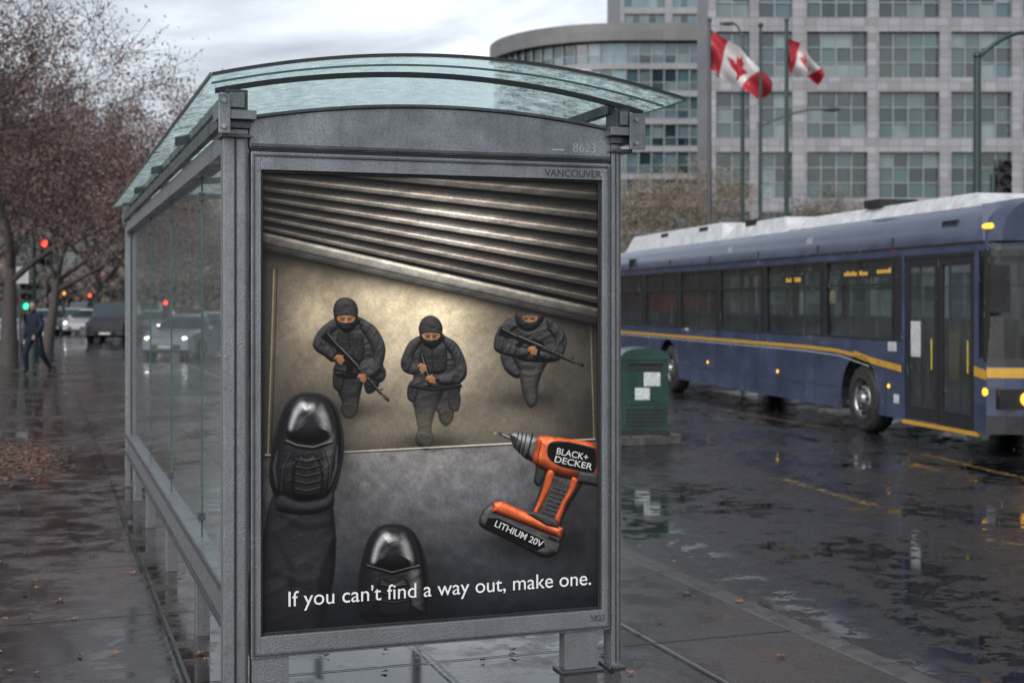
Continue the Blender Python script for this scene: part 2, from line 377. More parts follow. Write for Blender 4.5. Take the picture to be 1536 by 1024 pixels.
# --- gunmen
JK=(44,43,44); PT=(36,35,36); HI=(100,98,96); LO=(12,12,13)
def cloth(seed,R_=9,amp=1.7,s=14,ang=0.6): return (R_,amp,s,seed,8,6,ang)
def shadow(cx,cy,sx,sy,a):
    global C; C*= (1-a*gauss(cx,cy,sx,sy))[...,None]
def rifle(p0,p1,w,c=(14,14,15)):
    p0=rgb(*p0);p1=rgb(*p1);L_=np.hypot(*(p1-p0)); u=(p1-p0)/L_; n=rgb(-u[1],u[0])
    q=lambda t,s:tuple(p0+u*L_*t+n*w*s)
    poly([q(0,-1.0),q(0.03,-1.1),q(0.2,-0.6),q(0.2,0.6),q(0.02,1.7),q(0,1.6)],c,smooth=False)
    poly([q(0.2,-0.9),q(0.5,-0.9),q(0.52,0.9),q(0.2,0.9)],c,smooth=False)
    poly([q(0.5,-0.7),q(0.76,-0.6),q(0.76,0.6),q(0.5,0.8)],(22,22,23),smooth=False)
    stroke([q(0.76,0),q(1.0,0)],w*0.55,c); stroke([q(0.76,0.3),q(0.9,0.3)],w*0.5,c); stroke([q(0.955,0),q(1.0,0)],w*0.85,c)
    poly([q(0.40,0.8),q(0.49,0.8),q(0.55,3.3),q(0.46,3.6)],c,smooth=False); poly([q(0.25,0.8),q(0.31,0.8),q(0.28,2.7),q(0.22,2.5)],c,smooth=False)
    poly([q(0.36,-0.9),q(0.38,-1.7),q(0.5,-1.7),q(0.52,-0.9)],c,smooth=False); stroke([q(0.86,0),q(0.87,-1.2)],w*0.3,c)
    stroke([q(0.02,-0.75),q(0.2,-0.4)],w*0.28,(120,116,108),0.85); stroke([q(0.22,-0.6),q(0.5,-0.6)],w*0.28,(134,130,120),0.9); stroke([q(0.52,-0.35),q(0.75,-0.3)],w*0.28,(108,105,98),0.85); stroke([q(0.77,-0.1),q(0.98,-0.1)],w*0.2,(128,124,114),0.75)
    for t in (0.56,0.61,0.66,0.71): stroke([q(t,-0.4),q(t,0.5)],w*0.18,(8,8,8))
def hand(cx,cy,ang,s=1.0):
    ca,sa=math.cos(ang),math.sin(ang); T=lambda x,y:(cx+(x*ca-y*sa)*s,cy+(x*sa+y*ca)*s)
    poly([T(-7,-4),T(2,-5),T(6,-2),T(5,4),T(0,5),T(-7,4)],(112,76,50),soft=0.6,lit=(4,0.3,6,3,10,8,0))
    for i in range(4): stroke([T(-1,-3.6+i*2.4),T(6,-3.1+i*2.3)],2.1*s,(158,112,76),0.9,0.5); 
    for i in range(3): stroke([T(0,-2.4+i*2.4),T(6,-1.9+i*2.3)],0.8*s,(70,44,28),0.8,0.5)
    stroke([T(-4,-5),T(2,-7)],2.3*s,(150,106,70),0.9,0.5)
shadow(530,618,46,14,0.55); shadow(648,662,46,12,0.6); shadow(792,600,48,12,0.4)
# fig 1
poly([(540,550),(545,574),(549,588),(556,590),(566,582),(572,565),(573,545)],(27,26,27),lit=cloth(22,7,1.0,14,1.4))
poly([(505,545),(503,575),(511,598),(517,612),(527,622),(536,612),(540,596),(546,572),(560,560),(566,545)],PT,lit=cloth(21,10,1.1,18,1.3))
poly([(502,556),(499,566),(501,582),(512,586),(516,570),(514,556)],(26,26,27),lit=(4,0.6,5,4,14,6,0)); poly([(560,552),(561,568),(572,573),(579,562),(575,550)],(25,25,26),lit=(4,0.6,5,5,14,6,0))
stroke([(513,590),(526,594),(539,588)],1.6,LO,0.7,1.0)
poly([(516,603),(511,615),(519,627),(532,625),(537,606)],(20,20,20),lit=(5,0.4,6,2,30,10,0))
poly([(504,476),(492,486),(490,505),(496,530),(503,545),(503,562),(520,568),(548,567),(569,562),(570,545),(566,520),(560,492),(543,477),(520,473)],JK,lit=cloth(23,14,2.0,15,1.2))
poly([(508,496),(532,499),(545,508),(544,540),(521,548),(505,532)],(28,28,29),lit=(6,0.8,7,24,10,6,0.2)); stroke([(523,498),(525,546)],1.2,LO,0.9)
for yy in (512,522): stroke([(508,yy),(542,yy+3)],1.2,(66,65,64),0.45); stroke([(508,yy+1.5),(542,yy+4.5)],1.0,LO,0.7)
for xx in (512,521,530): poly([(xx,526),(xx+7,527),(xx+7,540),(xx,539)],(31,31,32),smooth=False,lit=(2.5,0.2,4,2,12,6,0))
stroke([(503,554),(530,560),(571,556)],4.4,(17,17,18),0.95); stroke([(503,552),(530,558),(571,554)],1,(92,90,88),0.5)
poly([(504,478),(488,486),(475,500),(469,516),(474,526),(486,534),(499,543),(507,535),(500,524),(491,514),(497,502),(508,490)],JK,lit=cloth(25,8,1.7,11,0.3))
poly([(538,479),(558,486),(571,502),(578,521),(576,540),(569,557),(553,568),(545,561),(552,549),(560,537),(556,519),(548,504),(540,492)],JK,lit=cloth(26,8,1.7,11,0.2))
poly([(503,482),(520,500),(541,482),(534,474),(508,474)],(28,27,28),lit=(7,1.4,8,4,10,6,0))
poly([(518,446),(506,450),(500,463),(503,482),(512,495),(524,496),(534,485),(537,465),(531,451)],(34,33,34),lit=(14,0.7,6,6,14,5,1.5))
poly([(506,475),(518,473),(532,475),(530,482),(518,484),(508,482)],(140,98,68),soft=0.6,nz=0.3); stroke([(510,476.5),(517,477)],1.1,(40,26,18)); stroke([(522,477),(529,476.5)],1.1,(40,26,18)); stroke([(512,479.5),(515.5,479.5)],1.7,(20,15,12)); stroke([(522.5,479.5),(526,479.5)],1.7,(20,15,12)); stroke([(519,476),(519,484)],1.2,(176,134,98),0.7)
stroke([(502,471),(519,468),(536,472)],1.6,(66,65,65),0.7); stroke([(503,473),(519,470.5),(535,474)],1.2,LO,0.7)
rifle((487,500),(582,600),5.0)
hand(509,539,0.6,1.0); hand(543,567,0.5,0.95)
# fig 2
poly([(652,572),(653,612),(661,622),(668,635),(677,628),(681,606),(689,592),(688,570)],PT,lit=cloth(32,9,1.1,18,1.3))
poly([(618,570),(616,590),(621,612),(626,640),(630,662),(640,668),(647,660),(648,636),(655,612),(664,590),(664,570)],PT,lit=cloth(31,10,1.1,18,1.3))
stroke([(618,606),(634,612),(652,604)],1.8,LO,0.6,1.2,True); stroke([(624,636),(636,641),(648,634)],1.8,LO,0.6,1.2,True)
poly([(628,646),(623,661),(635,674),(647,670),(648,650)],(20,20,20),lit=(6,0.4,6,2,34,10,0)); poly([(661,612),(658,627),(668,639),(679,630),(679,612)],(20,20,20),lit=(6,0.4,6,2,26,10,0))
poly([(672,586),(674,612),(687,616),(691,596),(685,582)],(25,25,26),lit=(4,0.6,5,4,14,6,0)); poly([(613,576),(611,596),(620,603),(627,590),(625,576)],(26,26,27),lit=(4,0.6,5,4,14,6,0))
poly([(630,503),(620,514),(617,540),(620,564),(617,580),(640,585),(668,585),(690,581),(686,560),(684,530),(668,504),(648,499)],JK,lit=cloth(33,15,2.0,15,1.3))
poly([(632,520),(648,525),(668,520),(670,552),(660,560),(640,560),(628,550)],(29,29,30),lit=(6,0.8,7,34,10,6,0.2)); stroke([(648,524),(650,562)],1.3,LO,0.9)
for yy in (532,542): stroke([(632,yy),(668,yy)],1.2,(68,67,66),0.45); stroke([(632,yy+1.5),(668,yy+1.5)],1.0,LO,0.7)
stroke([(617,579),(648,585),(691,579)],4.4,(17,17,18),0.95); stroke([(618,577),(648,583),(690,577)],1,(94,92,90),0.5)
poly([(632,503),(615,512),(605,530),(601,546),(607,558),(625,562),(631,551),(622,544),(620,534),(628,520),(638,510)],JK,lit=cloth(35,8,1.7,11,0.2))
poly([(662,503),(682,512),(694,530),(700,550),(698,567),(683,577),(659,576),(653,565),(672,560),(682,550),(676,532),(666,516)],JK,lit=cloth(36,8.5,1.8,11,0.3))
poly([(630,508),(648,524),(666,508),(660,498),(636,498)],(28,27,28),lit=(7,1.4,8,4,10,6,0))
poly([(646,473),(634,478),(628,492),(632,508),(640,520),(650,521),(659,511),(664,493),(658,479)],(34,33,34),lit=(15,0.7,6,7,14,5,1.5))
poly([(633,501),(646,499),(660,501),(657,508),(646,510),(636,508)],(138,98,70),soft=0.6,nz=0.3); stroke([(638,502.5),(644,503)],1.1,(40,26,18)); stroke([(649,503),(656,502.5)],1.1,(40,26,18)); stroke([(640,505.5),(643.5,505.5)],1.7,(20,15,12)); stroke([(650,505.5),(653.5,505.5)],1.7,(20,15,12)); stroke([(647,502),(647,510)],1.2,(176,134,98),0.7)
stroke([(630,497),(646,494),(663,498)],1.6,(66,65,65),0.7); stroke([(631,499),(646,496.5),(662,500)],1.2,LO,0.7)
poly([(629,533),(638,531),(645,560),(651,575),(643,579),(637,564)],(17,17,18),smooth=False); stroke([(633,534),(642,562)],1.4,(120,117,110),0.85); stroke([(637,532),(645,556)],0.8,(70,70,68),0.8)
hand(633,552,0.9,0.95); hand(646,569,0.1,1.0)
# fig 3
poly([(752,530),(755,550),(766,563),(780,566),(786,540),(780,530)],(48,46,44),lit=cloth(42,8,1.0,14,1.3),soft=1.3)
poly([(770,530),(778,556),(784,590),(794,611),(806,604),(807,580),(813,560),(822,532)],(50,48,46),lit=cloth(41,10,1.0,18,1.4),soft=1.3)
poly([(766,476),(756,490),(754,520),(776,538),(800,543),(836,541),(842,520),(838,490),(820,476)],JK,lit=cloth(43,14,1.9,15,1.2))
poly([(764,480),(750,489),(742,506),(742,524),(758,533),(788,536),(795,525),(776,519),(762,510),(768,498),(780,488)],JK,lit=cloth(45,8,1.7,11,0.2))
poly([(820,478),(838,488),(849,504),(848,524),(837,541),(812,539),(806,529),(828,522),(832,508),(822,494)],JK,lit=cloth(46,8,1.7,11,0.2))
poly([(776,468),(775,486),(790,497),(806,492),(815,472)],(34,33,34),lit=(12,0.7,6,8,12,5,1.5))
poly([(783,475),(797,472),(807,475),(803,482),(790,483)],(128,92,66),soft=0.6,nz=0.3); stroke([(787,478),(791,478)],1.5,(20,15,12)); stroke([(797,478),(801,478)],1.5,(20,15,12))
rifle((750,495),(874,548),5.0)
hand(799,526,0.3,1.0)
mk=sm(-0.8,0.8,yb-Y)[...,None]; C=C*(1-mk)+S*mk
shd=np.exp(-np.clip(Y-yb,0,99)/7)*(Y>yb-1); C*=(1-0.45*shd)[...,None]
fg=(np.exp(-((Y-640)/32)**2)*0.40*sm(420,500,X)*sm(890,800,X)*(Y<yl)*(0.5+fog)+0.04*gauss(630,520,160,120)*(Y>yb))[...,None]
C=C*(1-fg)+rgb(136,126,106)*fg
stroke([(398,682),(510,678),(700,668),(892,658)],1.8,(206,196,176),0.95); stroke([(398,685),(892,661)],1.6,(26,25,24),0.8)
shadow(478,690,62,115,0.45); shadow(600,880,84,95,0.45); shadow(800,812,80,30,0.55); shadow(850,740,46,60,0.35)
# --- trouser leg coming from the lower left
poly([(424,722),(406,750),(396,795),(388,850),(384,965),(470,965),(486,925),(500,870),(504,820),(502,780),(497,748),(488,722),(458,712)],(30,30,33),soft=1.2,lit=(40,2.6,52,51,6,5,1.15),nz=0.12)
for a_ in ([(420,764),(452,782),(492,776)],[(410,790),(432,840),(430,900)],[(498,800),(478,850),(470,910)],[(412,850),(450,868),(478,860)]):
    stroke(a_,6,(58,58,62),0.38,6,True); stroke([(x+4,y+10) for x,y in a_],7,(6,6,7),0.5,6,True)
# --- shoe 1
shoe1=[(465,590),(446,593),(432,606),(423,626),(414,655),(408,685),(406,712),(411,738),(424,752),(450,757),(482,753),(497,736),(506,708),(512,672),(510,640),(502,612),(487,595)]
poly([(x+3,y+5) for x,y in shoe1],(8,8,9),soft=2.5)
poly([(465,588),(444,591),(429,606),(420,626),(411,656),(405,690),(404,716),(410,740),(424,756),(484,757),(500,738),(509,708),(515,672),(513,640),(505,611),(488,593)],(14,13,13),lit=(3,0,5,1,40,8,0))
poly(shoe1,(22,22,24),lit=(34,0.5,20,61,130,26,1.2))
poly([(464,597),(447,601),(437,618),(428,648),(440,662),(470,666),(496,656),(501,640),(494,614),(480,599)],(27,27,29),soft=2,lit=(28,0.3,18,62,190,30,1.0))
poly([(451,602),(440,615),(433,640),(438,644),(446,624),(459,606)],(200,201,205),soft=3,alpha=0.7)
poly([(484,606),(494,626),(499,650),(494,652),(488,630),(479,610)],(130,131,136),soft=3,alpha=0.5)
stroke([(427,663),(445,671),(470,674),(499,664)],2.2,(5,5,5)); stroke([(429,660),(446,667),(470,670),(497,661)],1.0,(150,150,153),0.8)
poly([(449,682),(440,702),(437,728),(442,746),(476,746),(485,726),(483,702),(474,682),(462,685)],(13,13,14),soft=1.0,lit=(10,0.4,9,63,50,14,0))
for i,yy in enumerate((690,701,712,723,734)):
    stroke([(442,yy-1),(460,yy+3),(481,yy-2)],3.0,(6,6,7)); stroke([(443,yy-2.2),(460,yy+1.6),(480,yy-3.4)],1.0,(96,96,100),0.75)
    for xx in (439,484): stroke([(xx,yy-1.5),(xx+0.5,yy-1)],2.2,(5,5,5))
stroke([(438,678),(427,700),(423,735)],1.0,(5,5,5),0.9); stroke([(436,678),(425,700),(421,735)],0.8,(84,84,88),0.6)
stroke([(488,676),(494,700),(491,732)],1.0,(5,5,5),0.9); stroke([(490,676),(496,700),(493,732)],0.8,(90,90,94),0.6)
stroke([(416,676),(411,700),(415,730)],3,(120,121,126),0.5,2,True); stroke([(506,668),(504,700),(496,728)],3,(128,129,134),0.5,2,True)
poly([(420,742),(450,752),(484,748),(498,738),(501,756),(484,768),(450,772),(414,764)],(27,27,30),soft=1.8,lit=(12,0.6,14,64,8,6,0))
# --- shoe 2
poly([(548,905),(542,965),(642,965),(640,905),(592,890)],(24,24,27),lit=(24,1.5,26,71,6,5,1.2))
shoe2=[(590,786),(569,790),(555,806),(546,832),(540,865),(538,900),(543,925),(590,935),(638,925),(642,900),(639,862),(633,828),(623,803),(609,790)]
poly([(x+3,y+5) for x,y in shoe2],(8,8,9),soft=2.5); poly([((x-590)*1.04+590,(y-860)*1.012+860) for x,y in shoe2],(14,13,13),lit=(3,0,5,1,40,8,0))
poly(shoe2,(21,21,23),lit=(34,0.5,20,72,120,26,1.2))
poly([(588,793),(569,799),(560,820),(555,848),(590,857),(625,848),(622,820),(611,799)],(26,26,28),soft=2,lit=(28,0.3,18,73,190,30,1.0))
poly([(576,798),(564,814),(557,840),(563,843),(571,820),(584,802)],(196,197,202),soft=3,alpha=0.65); poly([(606,800),(617,820),(621,844),(616,846),(610,824),(600,804)],(120,121,126),soft=3,alpha=0.45)
stroke([(550,850),(588,861),(630,850)],2.2,(5,5,5)); stroke([(551,847),(588,857.5),(629,847)],1.0,(136,136,140),0.8)
poly([(570,868),(564,900),(572,925),(610,925),(617,900),(610,868),(590,873)],(13,13,14),soft=1.0,lit=(10,0.4,9,74,44,14,0))
for yy in (878,890,902): stroke([(569,yy-1),(590,yy+3),(611,yy-1)],3.0,(6,6,6)); stroke([(570,yy-2.6),(590,yy+1),(610,yy-2.6)],1.0,(92,92,96),0.7)
dm=(sm(870,935,Y)*0.66*np.clip(gauss(592,940,80,90)*1.4+gauss(440,940,90,90),0,1))[...,None]; C=C*(1-dm)+rgb(20,21,25)*dm
# --- drill
DK=(34,34,35); OR=(142,58,28)
stroke([(742,649),(752,652)],3.0,(130,128,122)); stroke([(750,651),(768,658)],5,(50,50,52)); stroke([(754,651),(766,656)],1.2,(180,178,170)); stroke([(744,653),(748,648)],1.5,(60,60,60))
poly([(764,651),(772,646),(795,650),(812,656),(808,676),(801,694),(786,686),(770,670)],(58,58,59),smooth=False,lit=(16,0,5,1,90,12,0))
for q_ in ((778,648,773,673),(784,649,779,680),(790,650,784,684)): stroke([(q_[0],q_[1]),(q_[2],q_[3])],1.5,(14,14,14),0.9); stroke([(q_[0]+1.6,q_[1]),(q_[2]+1.6,q_[3])],0.8,(140,140,140),0.5)
stroke([(799,651),(790,687)],2,(8,8,8))
poly([(818,696),(858,708),(878,714),(868,736),(854,758),(844,780),(836,802),(808,796),(788,784),(798,764),(807,742),(812,722)],DK,lit=(12,0.5,9,81,50,10,0),nz=0.3)
poly([(806,694),(820,700),(816,718),(808,729),(801,722),(803,708)],(20,20,21),lit=(5,0,5,1,60,10,0))
poly([(808,655),(830,655),(860,659),(893,667),(898,700),(896,718),(868,719),(846,717),(820,708),(800,693),(803,672)],OR,smooth=True,lit=(16,0.3,12,82,60,12,0),nz=0.3)
poly([(825,664),(850,662),(888,671),(894,680),(891,708),(866,705),(838,698),(822,684)],(16,16,17)); stroke([(825,664),(850,662),(888,671)],1,(90,88,84),0.8); stroke([(812,660),(806,691)],1.3,(60,24,10),0.8); stroke([(816,660),(810,694)],0.8,(210,120,80),0.5)
poly([(868,706),(898,710),(898,730),(862,723)],DK,smooth=False,lit=(6,0,5,1,50,10,0)); stroke([(818,702),(850,713),(868,716)],2,(56,22,9),0.7,1.2)
poly([(822,706),(832,710),(824,736),(810,764),(800,783),(793,780),(805,756),(814,732)],OR,lit=(5,0,5,1,40,12,0),nz=0.3)
poly([(858,716),(867,720),(861,738),(849,758),(838,787),(830,785),(841,756),(852,736)],OR,lit=(5,0,5,1,40,12,0),nz=0.3)
for i in range(8): stroke([(829-i*2.3,729+i*6.3),(848-i*2.7,735+i*6.3)],1.2,(72,72,74),0.7); stroke([(829-i*2.3,731+i*6.3),(848-i*2.7,737+i*6.3)],1.4,(7,7,8),0.85)
poly([(736,756),(750,750),(790,770),(828,785),(846,794),(843,814),(836,830),(816,836),(790,824),(750,804),(720,788),(723,768)],DK,lit=(10,0.4,9,83,60,10,0),nz=0.3)
poly([(740,754),(752,751),(792,769),(845,792),(842,808),(820,800),(780,784),(737,768)],OR,smooth=False,lit=(9,0,5,1,60,12,0),nz=0.35)
poly([(790,770),(800,766),(836,780),(838,792),(820,788)],DK,smooth=False,lit=(4,0,5,1,40,10,0))
poly([(733,774),(748,775),(816,808),(820,821),(808,826),(738,794),(728,786)],(13,13,14),smooth=False)
stroke([(733,775),(748,776),(816,808),(819,820),(808,826)],1.0,(130,130,128),0.85); stroke([(824,806),(838,812)],5,(14,14,15),0.9); stroke([(838,800),(834,826)],2,(90,90,92),0.5,1.2)
C*= (0.90+0.20*rng.random(X.shape))[...,None]*(0.93+0.14*vnoise(X,Y,4,77,3))[...,None]
C*=(1-0.30*sm(180,300,np.abs(X-645)))[...,None]
C=np.clip(C,0,255)/255.0
Lin=np.where(C<=0.04045,C/12.92,((C+0.055)/1.055)**2.4)
me=bpy.data.meshes.new('poster'); vs=np.stack([A,np.full_like(A,0.0),Z],-1).reshape(-1,3)
idx=np.arange(NW*NH).reshape(NH,NW)
fs=np.stack([idx[:-1,:-1],idx[1:,:-1],idx[1:,1:],idx[:-1,1:]],-1).reshape(-1,4)
me.from_pydata(vs.tolist(),[],fs.tolist())
ca=me.color_attributes.new('art','FLOAT_COLOR','POINT')
ca.data.foreach_set('color',np.concatenate([Lin.reshape(-1,3),np.ones((NW*NH,1))],1).astype(np.float32).ravel())
m,nt,b=newmat('printed_poster'); at_=nd(nt,'ShaderNodeAttribute',attribute_name='art')
g=nd(nt,'ShaderNodeVectorMath',operation='SCALE'); nt.links.new(at_.outputs['Color'],g.inputs[0]); g.inputs['Scale'].default_value=1.22
nt.links.new(g.outputs[0],b.inputs['Base Color']); b.inputs['Roughness'].default_value=0.3; b.inputs['Specular IOR Level'].default_value=0.2
me.materials.append(m)

# ------------------------------------------------------------ bus shelter
sh=empty('bus_shelter',(LX,LY,0),TH)
po=bpy.data.objects.new('poster',me); scene.collection.objects.link(po); po.parent=sh
W=1.701; BL=7.3
mb=MB()
e=0.012
mb.box(PA0-e,PA0,-0.012,0.02,PZ0-e,PZ1+e,'gasket'); mb.box(PA1,PA1+e,-0.012,0.02,PZ0-e,PZ1+e,'gasket')
mb.box(PA0,PA1,-0.0119,0.02,PZ1,PZ1+e,'gasket'); mb.box(PA0,PA1,-0.0119,0.02,PZ0-e,PZ0,'gasket')
mb.box(PA0,PA1,0.003,0.05,PZ0,PZ1,'alud')
mb.box(0.0,PA0-e,-0.035,0.06,0.19,2.405,'alu'); mb.box(PA1+e,W,-0.035,0.06,0.19,2.405,'alu')
mb.box(PA0-e,PA1+e,-0.0345,0.06,PZ1+e,2.4045,'alu'); mb.box(PA0-e,PA1+e,-0.0345,0.06,0.1905,PZ0-e,'alu')
mb.box(0.006,0.016,-0.043,-0.0352,0.2,2.395,'alud'); mb.box(W-0.016,W-0.006,-0.043,-0.0352,0.2,2.395,'alud')
mb.box(0.017,W-0.017,-0.042,-0.0352,2.383,2.394,'alud'); mb.box(0.017,W-0.017,-0.042,-0.0352,0.2,0.211,'alud')
mb.box(0.0,W,-0.02,0.055,2.4055,2.42,'gasket')
for zc in (2.39,0.225):
    for ac in (0.035,W-0.035): mb.cyl((ac,-0.041,zc-0.02),(ac,-0.0352,zc-0.02),0.007,0.007,'bolt',8)
mb.build('poster_frame',parent=sh,bevel=0.004)
def zr(a): return 2.66+0.13*(1-((a-0.84)/1.05)**2)
mb=MB(); n=30
def ftop(a): return 2.535+0.095*(1-((a-0.9)/0.95)**2)
fr=[]
a0,a1=-0.005,W+0.005
for i in range(n+1):
    a=a0+(a1-a0)*i/n; fr.append((a,ftop(a)))
vs=[];fs=[]
for (a,z) in fr: vs+= [(a,-0.022,2.421),(a,-0.022,z),(a,0.05,z),(a,0.05,2.421)]
for i in range(n):
    o=i*4; fs+=[(o,o+4,o+5,o+1),(o+1,o+5,o+6,o+2),(o+2,o+6,o+7,o+3)]
fs+=[(0,1,2,3),(n*4+3,n*4+2,n*4+1,n*4)]
mb.add(vs,fs,'alu')
def arcstrip(mb,fz,b0,b1,h,a0,a1,k,n=40,dz=0):
    vs=[];fs=[]
    for i in range(n+1):
        a=a0+(a1-a0)*i/n; z=fz(a)+dz; vs+=[(a,b0,z),(a,b0,z+h),(a,b1,z+h),(a,b1,z)]
    for i in range(n):
        o=i*4; fs+=[(o,o+4,o+5,o+1),(o+1,o+5,o+6,o+2),(o+2,o+6,o+7,o+3),(o+3,o+7,o+4,o)]
    fs+=[(0,1,2,3),(n*4+3,n*4+2,n*4+1,n*4)]
    mb.add(vs,fs,k)
arcstrip(mb,ftop,-0.034,0.056,0.016,a0,a1,'alud')
mb.box(0.0,W,-0.033,-0.0225,2.424,2.440,'alud')
mb.build('fascia',parent=sh,bevel=0.003)
mb=MB()
def post(a0,a1,b0,b1,z1):
    mb.box(a0,a1,b0,b1,0.0,z1,'alu')
    w_=(a1-a0)
    mb.box(a0+w_*0.42,a0+w_*0.52,b0-0.006,b0-0.0005,0.03,z1-0.02,'gasket')
    mb.box(a0+w_*0.86,a0+w_*0.96,b0-0.012,b0-0.0005,0.03,z1-0.02,'alud')
    mb.box(a0-0.02,a1+0.02,b0-0.02,b1+0.02,0.0,0.012,'alud')
post(-0.118,-0.012,-0.03,0.07,2.5)
post(1.707,1.752,-0.03,0.07,2.5)
post(-0.118,-0.012,BL,BL+0.09,2.5); post(1.69,1.752,BL,BL+0.09,2.5)
post(1.70,1.752,3.6,3.67,2.5)
for (a0,a1,s_) in ((-0.128,-0.004,-1),(1.70,1.80,1)):
    for b in (-0.05,3.58,BL-0.02):
        if s_<0 and 0<b<5: continue
        mb.box(a0,a1,b,b+0.13,2.5005,2.535,'alud')
        mb.box(a0-0.02,a1+0.02,b-0.04,b+0.15,2.5355,2.575,'alu')
        mb.box(a0+0.015,a1-0.015,b-0.02,b+0.11,2.5755,2.665,'alud')
        mb.box(a0+0.03,a1-0.03,b-0.035,b-0.0205,2.585,2.65,'alu')
        ax=a0 if s_<0 else a1
        mb.box(ax-0.02 if s_<0 else ax-0.03,ax+0.03 if s_<0 else ax+0.05,b-0.055,b-0.0405,2.47,2.64,'alu')
        for dz in (2.50,2.61): mb.cyl((ax,b-0.068,dz),(ax,b-0.055,dz),0.011,0.011,'bolt',8)
        mb.box(a0-0.005,a1+0.005,b-0.005,b+0.12,2.46,2.475,'alud')
for (a0,a1) in ((-0.115,-0.02),(1.66,1.745)):
    mb.box(a0,a1,0.0705,BL-0.0005,2.40,2.49,'alu')
    if a0<0: mb.box(a0-0.03,a0-0.0005,0.0,BL+0.08,2.50,2.56,'alud')
mb.box(-0.11,-0.02,0.0705,BL-0.0005,0.30,0.50,'alu'); mb.box(-0.122,-0.1105,0.08,BL-0.01,0.315,0.345,'alud')
mb.box(-0.122,-0.1105,0.08,BL-0.01,0.475,0.505,'alud')
for b in (1.3,3.1,4.9,6.4):
    mb.box(-0.10,-0.03,b-0.05,b+0.05,0.0,0.2995,'alu')
for (a0,a1) in ((0.004,0.165),(1.47,1.635)):
    mb.box(a0,a1,-0.025,0.05,0.012,0.1895,'alu'); mb.box(a0-0.025,a1+0.025,-0.05,0.075,0,0.0115,'alud')
mb.build('structure',parent=sh,bevel=0.004)
mb=MB(); n=40; A0,A1=-0.216,1.889; b0,b1=-0.45,BL+0.35
vs=[];fs=[]; nb=12
for j in range(nb+1):
    for i in range(n+1):
        a=A0+(A1-A0)*i/n; vs.append((a,b0+(b1-b0)*j/nb,zr(a)))
for j in range(nb):
    for i in range(n):
        o=j*(n+1)+i; fs.append((o+n+1,o+n+2,o+1,o))
mb.add(vs,fs,'roofglass',True)
mb.build('roof_glass',parent=sh)
mb=MB()
arcstrip(mb,zr,b0-0.008,b0-0.001,0.014,A0,A1,'gasket',dz=-0.003)
arcstrip(mb,zr,b0+0.02,b0+0.03,0.006,A0,A1,'glassedge',dz=0.002)
arcstrip(mb,zr,-0.06,-0.035,0.022,A0+0.06,A1-0.03,'gasket',dz=-0.026)
arcstrip(mb,zr,-0.26,-0.25,0.008,A0+0.02,A1-0.02,'glassedge',dz=-0.01)
for b in (1.8,3.6,5.4,BL): arcstrip(mb,zr,b,b+0.05,0.05,A0+0.06,A1-0.06,'alud',dz=-0.054)
mb.box(A0-0.008,A0-0.001,b0,b1,zr(A0)-0.004,zr(A0)+0.012,'glassedge'); mb.box(A1+0.001,A1+0.008,b0,b1,zr(A1)-0.004,zr(A1)+0.012,'glassedge')
for a in (-0.07,1.72): mb.box(a-0.02,a+0.02,0.0,BL,zr(a)-0.05,zr(a)-0.006,'alud')
mb.build('roof_ribs',parent=sh)
mb=MB()
js=[0.075,1.3,3.1,4.9,BL-0.005]
for p,q in zip(js[:-1],js[1:]):
    mb.quad((-0.065,p+0.006,0.5),(-0.065,q-0.006,0.5),(-0.065,q-0.006,2.4),(-0.065,p+0.006,2.4),'wallglass')
mb.build('wall_glass',parent=sh)
mb=MB()
for q in js[1:-1]: 
    mb.box(-0.070,-0.060,q-0.005,q+0.005,0.505,2.4,'glassedge')
    for z in (0.62,2.3): mb.box(-0.085,-0.05,q-0.03,q+0.03,z-0.02,z+0.02,'alud')
mb.build('glass_clips',parent=sh)
M['white_txt']=mat('white_print',(0.66,0.66,0.66),0.4,var=0.02); M['txt']=mat('engraved_text',(0.04,0.04,0.045),0.5,var=0.05); M['pale_txt']=mat('pale_text',(0.50,0.50,0.49),0.5,var=0.05); M['dim_txt']=mat('dim_text',(0.34,0.34,0.35),0.5,var=0.05)
al=pan(430,905)[0]; ar=pan(884,880)[0]
text('slogan_text',"If you can't find a way out, make one.",(al,-0.0035,0.402),ar-al,M['white_txt'],sh)
al=pan(813,262)[0]; ar=pan(898,268)[0]
text('city_text',"VANCOUVER",(al,-0.0365,2.337),ar-al,M['txt'],sh,bold=0.001)
al=pan(856,222)[0]; ar=pan(890,225)[0]
text('number_text',"8623",(al,-0.0235,2.456),ar-al,M['dim_txt'],sh)
mb=MB(); al=pan(826,222)[0]; mb.box(al,al+0.06,-0.0235,-0.0222,2.462,2.466,'pale_txt'); mb.build('number_dash',parent=sh)
al=pan(880,930)[0]; ar=pan(902,930)[0]
text('small_number',"3823",(al,-0.0365,0.235),ar-al,M['txt'],sh)
def ptxt(nm,s,p0,p1,m,h):
    a0,z0=pan(*p0); a1,z1=pan(*p1); text(nm,s,(a0,-0.0035,z0),math.hypot(a1-a0,z1-z0),m,sh,tilt=math.degrees(-math.atan2(z1-z0,a1-a0)),height=h,bold=0.001)
ptxt('tool_text','BLACK+',(833,680),(880,690),M['pale_txt'],0.030)
ptxt('tool_text_2','DECKER',(830,692),(886,704),M['pale_txt'],0.030)
ptxt('battery_text','LITHIUM 20V',(740,788),(811,820),M['pale_txt'],0.030)

